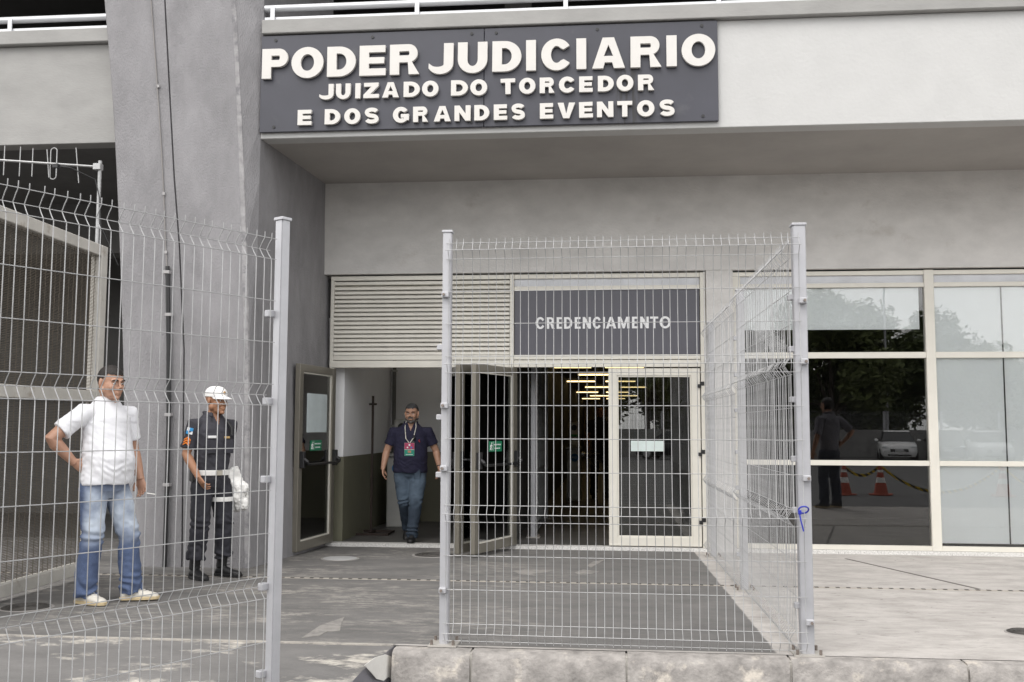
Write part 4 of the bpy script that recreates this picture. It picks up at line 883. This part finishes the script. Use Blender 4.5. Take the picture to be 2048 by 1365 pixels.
# ---- man walking out of the doorway
def x_polo(P, hp, Rh, g):
    LY = mat('lanyard_cream', (.72, .69, .62), .7); n = g('neck')
    c = Vector((-.012, -.172, 1.205))
    MB().tube([n+Vector((-.062, -.03, .02)), n+Vector((-.075, -.105, -.06)), Vector((-.06, -.165, 1.33)), c+Vector((-.006, -.003, .07))], .0055, 6).build('lanyard', LY, P); MB().tube([n+Vector((.062, -.03, .02)), n+Vector((.07, -.105, -.05)), Vector((.04, -.165, 1.34)), c+Vector((.006, -.003, .07))], .0055, 6).build('lanyard', LY, P)
    def sl(z0, z1, m, name, x0=-.062, x1=.062, y=.0): MB().box(c.x+x0, c.y-.022-y, c.z+z0, c.x+x1, c.y-.017, c.z+z1).build(name, m, P)
    sl(-.10, .07, mat('badge_sleeve', (.5, .5, .48), .4), 'badge', -.064, .064, -.001); sl(-.012, .068, mat('badge_pink', (.42, .045, .12), .5), 'badge_top', y=.002); sl(-.098, -.022, mat('badge_green', (.01, .26, .18), .5), 'badge_bottom', y=.002)
    WP = mat('patch_white', (.75, .75, .75)); sl(.03, .055, WP, 'badge_crest', -.01, .012, .004); sl(.0, .02, WP, 'badge_emblem', -.035, -.015, .004); sl(.0, .02, mat('patch_blue', (.03, .26, .55)), 'badge_emblem', .015, .035, .004); sl(-.06, -.03, mat('badge_photo', (.5, .25, .15), .6), 'badge_photo', -.02, .022, .004); sl(-.085, -.078, WP, 'badge_line', -.045, .045, .004)
    SG = MB(); s0 = Vector((.045, -.165, 1.335)); SG.ell(s0, .02, .006, .024, 12, 8); SG.ell(s0+Vector((-.008, -.004, -.055)), .02, .006, .024, 12, 8); SG.tube([s0+Vector((0, 0, .04)), s0+Vector((-.004, -.002, -.06))], .005, 6); SG.build('sunglasses', mat('sunglass_black', (.008, .008, .009), .1), P, smooth=True)
    MB().tube([(.115, -.142, 1.315), (.108, -.146, 1.30), (.122, -.146, 1.285)], .005, 5).build('shirt_emblem', mat('emblem_red', (.5, .03, .04), .7), P)
    W = g('wr_l'); d = (g('el_l')-W).normalized(); MB().tube([W+d*.02, W+d*.045], .0335, 16).build('watch', mat('watch_black', (.015, .015, .016)), P, .003); MB().tube([W+d*.058, W+d*.064], .0335, 14).build('bracelet', mat('buckle', (.45, .42, .36)), P)
    h = W+Vector((.015, -.03, -.145)); MB().box(h.x-.005, h.y-.01, h.z-.075, h.x+.006, h.y+.004, h.z-.03).build('key', mat('key_steel', (.7, .7, .68), .3, .6), P); MB().box(h.x-.01, h.y-.012, h.z-.035, h.x+.01, h.y+.008, h.z+.01).build('key_head', BLACK, P, .003)
    MB().loft([((0, -.004, .93), (.183, 0, 0), (0, .137, 0)), ((0, -.004, .965), (.163, 0, 0), (0, .125, 0))], 24).build('belt', BLACK, P)
    MB().box(.05, -.152, .80, .135, -.12, .93).build('thigh_pocket', denim('blue_denim', (.030, .045, .068), (.10, .14, .19), 3.5), P, .01)
J3 = dict(head=(.01, -.035, 1.662), neck=(.0, .0, 1.535), pelvis=(0, 0, .9), sh_r=(-.22, .01, 1.415), el_r=(-.315, .02, 1.16), wr_r=(-.355, -.06, .945), sh_l=(.22, .01, 1.415), el_l=(.335, .04, 1.165), wr_l=(.385, -.03, .945),
          hip_r=(-.10, 0, .89), kn_r=(-.075, .0, .50), an_r=(-.035, .24, .155), hip_l=(.10, 0, .89), kn_l=(.075, -.13, .50), an_l=(.035, -.17, .088),
          hand_r=((.05, -.25, -1), (1, -.2, 0), .5, .8), hand_l=((-.02, -.2, -1), (-1, -.2, 0), .6, .8), foot_r=(-.1, .55), foot_l=(-.1, 0))
T3 = [(.885, -.01, .222, .158), (.93, -.012, .224, .165), (1.0, -.016, .224, .172), (1.08, -.018, .222, .172), (1.18, -.01, .222, .162), (1.30, 0, .228, .150), (1.39, .005, .218, .136), (1.44, .01, .19, .116), (1.485, .012, .142, .096), (1.52, .012, .104, .082), (1.545, .01, .084, .074)]
person((-2.375, 11.93, IZ+.005), radians(10), 1.63, J3, SK3, 'man in navy polo shirt and jeans with lanyard badge walking out of the doorway', T3, mat('navy_polo', (.016, .015, .040), .85, var=.15, scale=20, bump=.15, bscale=300), denim('blue_denim', (.030, .045, .068), (.10, .14, .19), 3.5), BOOT, HG, legr=(.120, .084, .068), headyaw=radians(-10), headpitch=.10, armr=1.12, fat=1.1, hem=.884, sleeve=.66, neck='polo', beard=BG, extra=x_polo)
# ---- dim figure inside the hall, and the onlooker on the platform that the window mirrors
J4 = dict(J2); J4.update(wr_r=(-.23, -.06, .93), hand_r=((0, -.2, -1), (1, 0, 0), .5, .5))
DCL = mat('dark_clothes', (.022, .021, .022), .9)
person((-.15, 19.5, IZ+.005), 0.1, 1.8, J4, SK2, 'dark dressed guard standing inside the dim hall', T2, DCL, DCL, BOOT, HB, hem=.929, voxel=.007, detail=False)
J5 = dict(J1); J5.update(an_l=(.13, .0, .085), kn_l=(.12, -.03, .50), foot_l=(.1, 0))
J6 = {}
for kk, vv in J5.items():                 # the same stance mirrored: left hand on the hip
    k2 = kk[:-1]+{'r': 'l', 'l': 'r'}[kk[-1]] if kk[-2:] in ('_r', '_l') else kk
    if kk.startswith('hand'): vv = ((-vv[0][0],)+vv[0][1:], (-vv[1][0],)+vv[1][1:])+vv[2:]
    elif kk.startswith('foot'): vv = (-vv[0], vv[1])
    elif isinstance(vv, tuple) and len(vv) == 3: vv = (-vv[0], vv[1], vv[2])
    J6[k2] = vv
person((3.64, 5.95+.35, gz(6.3)+.005), radians(-30), 1.80, J6, SK2, 'man in grey short-sleeved shirt mirrored in the dark window, hand on hip', T2, mat('grey_shirt', (.16, .155, .18), .85, var=.08), mat('dark_jeans', (.03, .035, .055), .85, var=.2, scale=60), BOOT, HB, legr=(.10, .08, .075), hem=.929, sleeve=.85, neck='shirt', voxel=.007, detail=False)
# ------------------------------------------------------------------ things inside the hall
LAMP = mat('lamp_tube', (.8, .7, .5), .5, emit=((1, .74, .36), 1.5)); HOUS = mat('lamp_housing', (.6, .58, .52), .6)
LAMP2 = mat('lamp_tube_white', (.9, .9, .88), .5, emit=((1, .93, .82), 1.2))
def lamp(x, y, z, label, l=1.2, al='x', lm=LAMP):
    o = empty('tube_lamp', (x, y, z), 0 if al == 'x' else pi/2, label, 'ceiling lamp', 'fluorescent lamps on the hall ceiling')
    MB().box(-l/2, -.06, -.03, l/2, .06, 0).build('housing', HOUS, o)
    for d in (-.03, .03): MB().tube([(-l/2+.02, d, -.05), (l/2-.02, d, -.05)], .014, 8).build('tube', lm, o)
hl_ = 'lit fluorescent tube lamp in the rows along the hall ceiling'
for i, yy in enumerate((18, 21, 24, 27.5, 31.5, 36, 40, 44)):
    for xx in ((-.75, .35) if i % 2 else (-.3, .8)): lamp(xx, yy, 2.615, hl_, .85)
for xx, yy in ((-2.2, 12.8), (-2.2, 13.7)): lamp(xx, yy, 2.615, 'lit fluorescent tube lamp over the room behind the left doorway', lm=LAMP2)
# coat-stand like steel cross
IRN = mat('dark_iron', (.035, .022, .018), .6, .3, var=.3, scale=20)
p = onZ(742, 1068, IZ); st = empty('steel_stand', (p.x, p.y, IZ), 0, 'thin dark iron stand with small crossbar inside the left doorway', 'stand')
MB().box(-.013, -.013, 0, .013, .013, 1.76).build('pole', IRN, st); MB().box(-.05, -.012, 1.64, .05, .012, 1.665).build('crossbar', IRN, st)
for a, b in (((-.25, -.2, .015), (.25, -.2, .015)), ((-.25, .2, .015), (.25, .2, .015)), ((-.25, -.2, .015), (-.25, .2, .015)), ((.25, -.2, .015), (.25, .2, .015)), ((0, -.2, .015), (0, .2, .015))): MB().bar(a, b, .03, .03).build('base_bar', IRN, st)
TSM = mat('turnstile_grey', (.46, .46, .44), .45, .2); 
def turnstile(px, py, label, arms=True, rz=0):
    p = onZ(px, py, IZ); o = empty('turnstile', (p.x, p.y, IZ), rz, label, 'turnstile', 'access turnstiles in the hall')
    MB().box(-.13, -.25, 0, .13, .35, .95).build('cabinet', TSM, o, .015); MB().box(-.15, -.28, .951, .15, .38, 1.0).build('lid', mat('turnstile_lid', (.30, .30, .29), .4, .3), o, .01)
    MB().box(-.11, .1, 1.0, .11, .2, 1.47).build('reader_head', TSM, o, .02); MB().tube([(0, .1, 1.36), (0, .09, 1.36)], .055, 20).build('reader_lens', BLACK, o); MB().box(-.07, .09, 1.19, .07, .099, 1.23).build('arrow_panel', mat('arrow_green', (.03, .25, .08), .5), o)
    MB().tube([(.02, -.25, .80), (.02, -.258, .80)], .075, 24).build('round_sticker', mat('sticker_blue', (.03, .16, .38), .5), o); oo = obj('lettering', text_mesh('lettering', 'PSO', .05, WHT, .001), o, (.02, -.26, .80)); oo.rotation_euler = (pi/2, 0, 0)
    if not arms: return
    m = MB(); m.tube([(.13, .05, .86), (.18, .05, .86)], .05, 12)
    for a in (0, 2.1, 4.2): m.tube([(.17, .05, .86), (.5, .05+.2*cos(a), .86-.16+.2*sin(a))], .017, 8)
    m.build('tripod_arm', mat('steel_arm', (.6, .6, .6), .25, .8), o, smooth=True)
turnstile(798, 1052, 'grey turnstile with blue round sticker beside the walking man in navy polo', False)
turnstile(1148, 1000, 'grey turnstile deep inside the hall behind the mesh fence')
tp = empty('service_pipe', (-3.10, 14.30, 0), 0, 'thin grey pipe in the corner of the room behind the left doorway', 'pipe')
MB().tube([(0, 0, .25), (0, 0, 2.6)], .028, 10).build('tube', mat('pipe_grey', (.16, .155, .15), .6), tp, smooth=True); MB().tube([(0, -.0, .25), (.03, -.02, .16), (.1, -.04, .1)], .028, 10).build('elbow', mat('pipe_grey', (.16, .155, .15)), tp, smooth=True)
for z in (.5, 1.3, 2.1): MB().box(-.04, -.03, z, .04, .03, z+.03).build('bracket', TSM, tp)
fi = fence((-.93, 12.5, IZ+.02), radians(90), 'mesh fence panel inside the hall along the dark corridor')
post(fi, 0, 0, .06, .06, 2.45, -.02); post(fi, 2.56, 0, .06, .06, 2.45, -.02); panel(fi, .055, 50, 1)
# ------------------------------------------------------------------ across the street (seen mirrored in the windows)
def cone(x, y, label):
    o = empty('traffic_cone', (x, y, RZ), random.uniform(0, 1), label, 'traffic cone', 'traffic cones on the road')
    OR = mat('cone_orange', (.36, .06, .025), .6, var=.1); W_ = mat('cone_white', (.7, .7, .68), .5)
    MB().box(-.2, -.2, .002, .2, .2, .045).build('base', OR, o, .012)
    zs = [(.045, .165), (.30, .115), (.42, .09), (.54, .068), (.60, .056), (.74, .03)]
    for i in range(5): MB().loft([((0, 0, zs[i][0]), (zs[i][1], 0, 0), (0, zs[i][1], 0)), ((0, 0, zs[i+1][0]), (zs[i+1][1], 0, 0), (0, zs[i+1][1], 0))], 20).build('band', W_ if i in (1, 3) else OR, o, smooth=True)
    return o
cx = [(5.55, -1.1), (6.4, -1.15), (9.15, -1.1), (11.6, -1.0)]
for (a, b), lb in zip(cx, ('orange and white traffic cone mirrored beside the onlooker in grey shirt', 'orange and white traffic cone in front of the white hatchback', 'orange and white traffic cone mirrored over the white window blind', 'orange and white traffic cone at the far end of the striped tape')): cone(a, b, lb)
def tape_mat():
    m = mat('hazard_tape', (.6, .42, .02), .5); n = m.node_tree.nodes; l = m.node_tree.links
    t = n.new('ShaderNodeTexCoord'); w = n.new('ShaderNodeTexWave'); w.inputs['Scale'].default_value = 4; w.bands_direction = 'DIAGONAL'; l.new(t.outputs['Object'], w.inputs[0])
    r = n.new('ShaderNodeValToRGB'); r.color_ramp.interpolation = 'CONSTANT'; r.color_ramp.elements[1].position = .5; r.color_ramp.elements[0].color = (.015, .015, .015, 1); r.color_ramp.elements[1].color = (.65, .45, .02, 1)
    l.new(w.outputs[0], r.inputs[0]); l.new(r.outputs[0], n['Principled BSDF'].inputs['Base Color']); return m
TP = tape_mat()
for (a, b), (c, d) in zip(cx, cx[1:]):
    o = empty('barrier_tape', (a, b, RZ), 0, 'yellow and black striped tape sagging between traffic cones', 'tape', 'striped tapes between cones')
    m = MB(); n = 14; vs_ = []
    for i in range(n+1):
        t = i/n; z = .70-.62*4*t*(1-t)*min(1, (c-a)/2.2); x_, y_ = (c-a)*t, (d-b)*t-.04; vs_ += [(x_, y_, z+.035), (x_, y_, z-.035), (x_, y_-.004, z-.035), (x_, y_-.004, z+.035)]
    m.add(vs_, [(i*4+j, i*4+(j+1) % 4, i*4+4+(j+1) % 4, i*4+4+j) for i in range(n) for j in range(4)]); m.build('strip', TP, o)
# boundary wall
bw = empty('boundary_wall', (0, -33, RZ), 0, 'low grey concrete wall with wire fence behind the parked cars', 'wall')
bp = MB().box(.02, 0, 0, 2.98, .2, 1.5).mesh('wall_panel', mat('boundary_concrete', (.22, .215, .21), .9, var=.15, scale=1.2, dirt=(.15, .145, .14), dscale=.8), .02); pm = MB().box(-.06, .05, 1.5, .06, .15, 2.5).mesh('fence_post', GALV)
for i in range(-12, 20): obj('wall_panel', bp, bw, (i*3, 0, 0)); obj('fence_post', pm, bw, (i*3, 0, 0))
m = MB()
for i in range(14): m.box(-36, .095, 1.56+i*.07, 60, .105, 1.565+i*.07)
m.build('fence_wires', GALV, bw)
# parked cars
def car(x, y, rz, col, label, k=1):
    o = empty('parked_car', (x, y, RZ), rz, label, 'car', 'cars parked along the wall')
    PT = mat('car_paint_%s' % col[0], col[1], .25, .1, var=.02); CG = mat('car_glass', (.02, .022, .025), .08); HLm = mat('headlight', (.6, .62, .65), .15)
    # stations from the nose (-y) to the tail
    st_ = [(-1.95, .62, .34, .60), (-1.88, .76, .22, .74), (-1.6, .84, .2, .84), (-1.0, .86, .2, .95), (-.2, .87, .2, .98), (.8, .87, .2, 1.0), (1.6, .85, .22, .98), (1.86, .78, .3, .9), (1.92, .66, .42, .78)]
    m = MB(); n = 12; vs_ = []
    for yy, w, z0, z1 in st_:
        prof = [(-w*.86, z0), (w*.86, z0), (w*.97, z0+.12), (w, (z0+z1)/2), (w*.97, z1-.12), (w*.86, z1-.02), (w*.5, z1), (-w*.5, z1), (-w*.86, z1-.02), (-w*.97, z1-.12), (-w, (z0+z1)/2), (-w*.97, z0+.12)]
        vs_ += [(a, yy, b) for a, b in prof]
    m.add(vs_, [(i*n+j, i*n+(j+1) % n, (i+1)*n+(j+1) % n, (i+1)*n+j) for i in range(len(st_)-1) for j in range(n)]+[tuple(range(n)), tuple(range((len(st_)-1)*n, len(st_)*n))]); m.build('body', PT, o, smooth=50)
    cab = [(-1.08, .72, .93), (-.35, .60, 1.42), (.15, .60, 1.48), (1.0, .58, 1.45), (1.72, .68, .96)]
    m = MB(); vs_ = []
    for yy, w, z in cab: vs_ += [(-w, yy, z), (w, yy, z)]
    base = [(-.76, -1.1, .92), (.76, -1.1, .92), (.78, 1.75, .95), (-.78, 1.75, .95)]
    r = MB(); r.add([(-.6, -.38, 1.40), (.6, -.38, 1.40), (.62, .15, 1.455), (-.62, .15, 1.455), (.58, 1.05, 1.42), (-.58, 1.05, 1.42), (-.55, -.3, 1.45), (.55, -.3, 1.45), (.56, .15, 1.49), (-.56, .15, 1.49), (.52, .98, 1.46), (-.52, .98, 1.46)], [(6, 7, 8, 9), (9, 8, 10, 11), (0, 1, 7, 6), (1, 2, 8, 7), (2, 4, 10, 8), (4, 5, 11, 10), (5, 3, 9, 11), (3, 0, 6, 9), (0, 3, 2, 1), (3, 5, 4, 2)]); r.build('roof', PT, o, smooth=50)
    g = MB(); g.add([(-.76, -1.1, .93), (.76, -1.1, .93), (.60, -.37, 1.41), (-.60, -.37, 1.41)], [(0, 1, 2, 3)]); g.add([(-.76, -1.1, .929), (.76, -1.1, .929), (.60, -.36, 1.40), (-.60, -.36, 1.40)], [(3, 2, 1, 0)]); g.build('windscreen', CG, o)
    g = MB(); g.add([(.78, 1.74, .95), (-.78, 1.74, .95), (-.58, 1.04, 1.42), (.58, 1.04, 1.42), (.76, 1.70, .95), (-.76, 1.70, .95), (-.56, 1.0, 1.42), (.56, 1.0, 1.42)], [(0, 1, 2, 3), (7, 6, 5, 4)]); g.build('rear_window', CG, o)
    for s in (-1, 1):
        g = MB(); g.add([(s*.80, -1.0, .94), (s*.82, .25, .97), (s*.62, .2, 1.45), (s*.61, -.36, 1.40), (s*.78, -1.0, .94), (s*.80, .25, .97), (s*.60, .2, 1.45), (s*.59, -.36, 1.40)], [(0, 1, 2, 3), (7, 6, 5, 4)]); g.build('side_window', CG, o)
        g = MB(); g.add([(s*.82, .30, .97), (s*.80, 1.6, .97), (s*.59, 1.03, 1.42), (s*.62, .25, 1.45), (s*.80, .30, .97), (s*.78, 1.6, .97), (s*.57, 1.03, 1.42), (s*.60, .25, 1.45)], [(0, 1, 2, 3), (7, 6, 5, 4)]); g.build('side_window', CG, o)
        m = MB(); m.ell((s*.62, -1.80, .68), .17, .13, .075, 14, 8); m.build('headlight', HLm, o, smooth=True)
        m = MB(); m.ell((s*.98, -.72, 1.0), .1, .06, .07, 12, 8); m.build('mirror', PT, o, smooth=True)
        for yy in (-1.25, 1.2):
            w = MB(); w.tube([(s*.70, yy, .30), (s*.89, yy, .30)], .30, 24); t = w.build('wheel', mat('tyre', (.012, .012, .012), .8), o, .03); h = MB(); h.tube([(s*.885, yy, .30), (s*.90, yy, .30)], .19, 18); h.build('rim', mat('wheel_rim', (.4, .4, .41), .3, .7), t)
    MB().box(-.42, -1.96, .44, .42, -1.86, .60).build('grille', BLACK, o, .02); MB().box(-.55, -1.94, .26, .55, -1.84, .38).build('bumper_intake', BLACK, o, .02); MB().box(-.2, -1.975, .46, .2, -1.955, .58).build('number_plate', mat('plate_grey', (.5, .5, .5), .5), o)
WP_ = ('white', (.75, .75, .75)); SP_ = ('silver', (.45, .46, .47)); BP_ = ('black', (.015, .015, .018))
car(14.4, -28.5, radians(192), WP_, 'white hatchback parked facing the entrance, before the low wall')
car(17.1, -29.5, radians(195), BP_, 'black hatchback parked before the low wall'); car(18.4, -27.5, radians(188), SP_, 'silver car parked between the black and the pale cars'); car(21.5, -28, radians(190), ('pearl', (.6, .6, .58)), 'pearl white car parked beyond the silver car')
car(3.4, -27.5, radians(-70), BP_, 'black car parked side-on, mirrored in the closed glass door')
# trees behind the wall
BARK = mat('bark', (.09, .07, .055), .9, var=.3, scale=12, bump=.6)
def tree(x, y, h, w, seed, lc, label, nl=15000):
    rd = random.Random(seed); o = empty('tree', (x, y, RZ), rd.uniform(0, 6), label, 'tree', 'trees beyond the low wall')
    m = MB(); th = h*.34; m.tube([(0, 0, -.1), (.05*w, 0, th*.5), (-.03*w, .05*w, th), (.0, .1, h*.62)], [.22, .17, .14, .06], 10); cl = []
    for i in range(9):
        a = 2*pi*i/9+rd.uniform(-.3, .3); z0 = th*rd.uniform(.6, 1.3); r = w*rd.uniform(.35, .8); z1 = h*rd.uniform(.24, .88)
        e = Vector((r*cos(a), r*sin(a), z1)); m.tube([(0, 0, z0), (e.x*.45, e.y*.45, z0+(z1-z0)*.45), e], [.085, .055, .02], 6); cl.append((e, w*rd.uniform(.3, .46)))
        for k in range(2): q = e+Vector((rd.uniform(-1, 1), rd.uniform(-1, 1), rd.uniform(-.5, .9)))*w*.33; m.tube([e*.8+Vector((0, 0, z0*.2)), q], [.03, .012], 5); cl.append((q, w*rd.uniform(.2, .36)))
    cl.append((Vector((0, 0, h*.88)), w*.35)); cl.append((Vector((.3*w, 0, h*.7)), w*.4)); m.build('trunk', BARK, o, smooth=True)
    c = MB(); tot = sum(r**2 for _, r in cl)
    for ctr, r in cl:
        for i in range(int(nl*r*r/tot)):
            v = Vector((rd.gauss(0, 1), rd.gauss(0, 1), rd.gauss(0, .75))).normalized()*r*rd.uniform(.35, 1.08)**.7; p = ctr+v
            u = Vector((rd.gauss(0, 1), rd.gauss(0, 1), rd.gauss(0, .6))).normalized(); s = u.cross(Vector((rd.gauss(0, 1), rd.gauss(0, 1), 1))).normalized(); L_ = rd.uniform(.14, .32)
            c.v += [tuple(p-u*L_), tuple(p+s*L_*.38), tuple(p+u*L_), tuple(p-s*L_*.38)]; k = len(c.v); c.f.append((k-4, k-3, k-2, k-1)); c.mi.append(0)
    me = bpy.data.meshes.new('crown'); me.from_pydata(c.v, [], c.f); me.materials.append(lc); obj('crown', me, o)
LF1 = mat('leaf_green', (.13, .155, .05), .6, var=.4, scale=1.2); LF2 = mat('leaf_dark', (.095, .12, .04), .6, var=.4, scale=1.2)
for i, (x_, y_, h_, w_, lf, lb) in enumerate(((13.2, -37, 9.2, 4.0, LF1, 'tall leafy tree rising behind the white hatchback'), (19.5, -38.5, 8.6, 4.2, LF2, 'broad dark tree behind the black and silver cars'), (8.2, -39, 7.6, 3.8, LF2, 'dark bushy tree left of the tallest tree behind the wall'), (16.0, -41, 6.2, 3.6, LF2, 'bushy tree filling the gap behind the white hatchback'), (11.0, -40.5, 5.6, 3.2, LF1, 'low leafy tree beside the tallest tree behind the wall'), (5.4, -41, 6.2, 3.6, LF2, 'bushy tree between the spreading tree and the dark bushy tree'), (23.6, -40, 6.4, 3.6, LF1, 'mid-height leafy tree between the broad dark tree and the far house'), (2.5, -38, 8.4, 4.4, LF1, 'spreading tree mirrored in the closed glass door'), (-5.5, -38, 8.0, 4.4, LF2, 'dark tree mirrored at the far left behind the wall'), (27.5, -44, 5.4, 3.6, LF2, 'low round tree near the far pale house'), (35.5, -46, 5.8, 4.2, LF1, 'low broad tree at the far right end of the wall'))):
    tree(x_, y_, h_, w_, 40+i, lf, lb)
lp = empty('street_lamp', (15.6, -34.5, RZ), 0, 'tall grey street lamp post beyond the low wall', 'street lamp')
MB().tube([(0, 0, 0), (0, 0, 9), (.0, .2, 9.8), (0, 1.2, 10.2)], [.09, .06, .05, .04], 10).build('pole', GALV, lp, smooth=True); MB().box(-.12, 1.1, 10.12, .12, 1.8, 10.24).build('lamp_head', GALV, lp, .03)
hs_ = empty('far_house', (62, -118, RZ), radians(-8), 'pale distant house with red tiled roof above the trees', 'house')
MB().box(-6, -4, 0, 6, 4, 9.2).build('wall', mat('house_wall', (.55, .52, .48), .9), hs_); MB().add([(-6.6, -4.6, 9.2), (6.6, -4.6, 9.2), (6.6, 4.6, 9.2), (-6.6, 4.6, 9.2), (-3, 0, 11.2), (3, 0, 11.2)], [(0, 1, 5, 4), (1, 2, 5), (2, 3, 4, 5), (3, 0, 4), (3, 2, 1, 0)]).build('roof', mat('house_tile', (.30, .12, .07), .9), hs_)
for i in range(4): MB().box(-5+i*2.8, 3.98, 6.2, -3.6+i*2.8, 4.03, 7.8).build('window', BLACK, hs_)
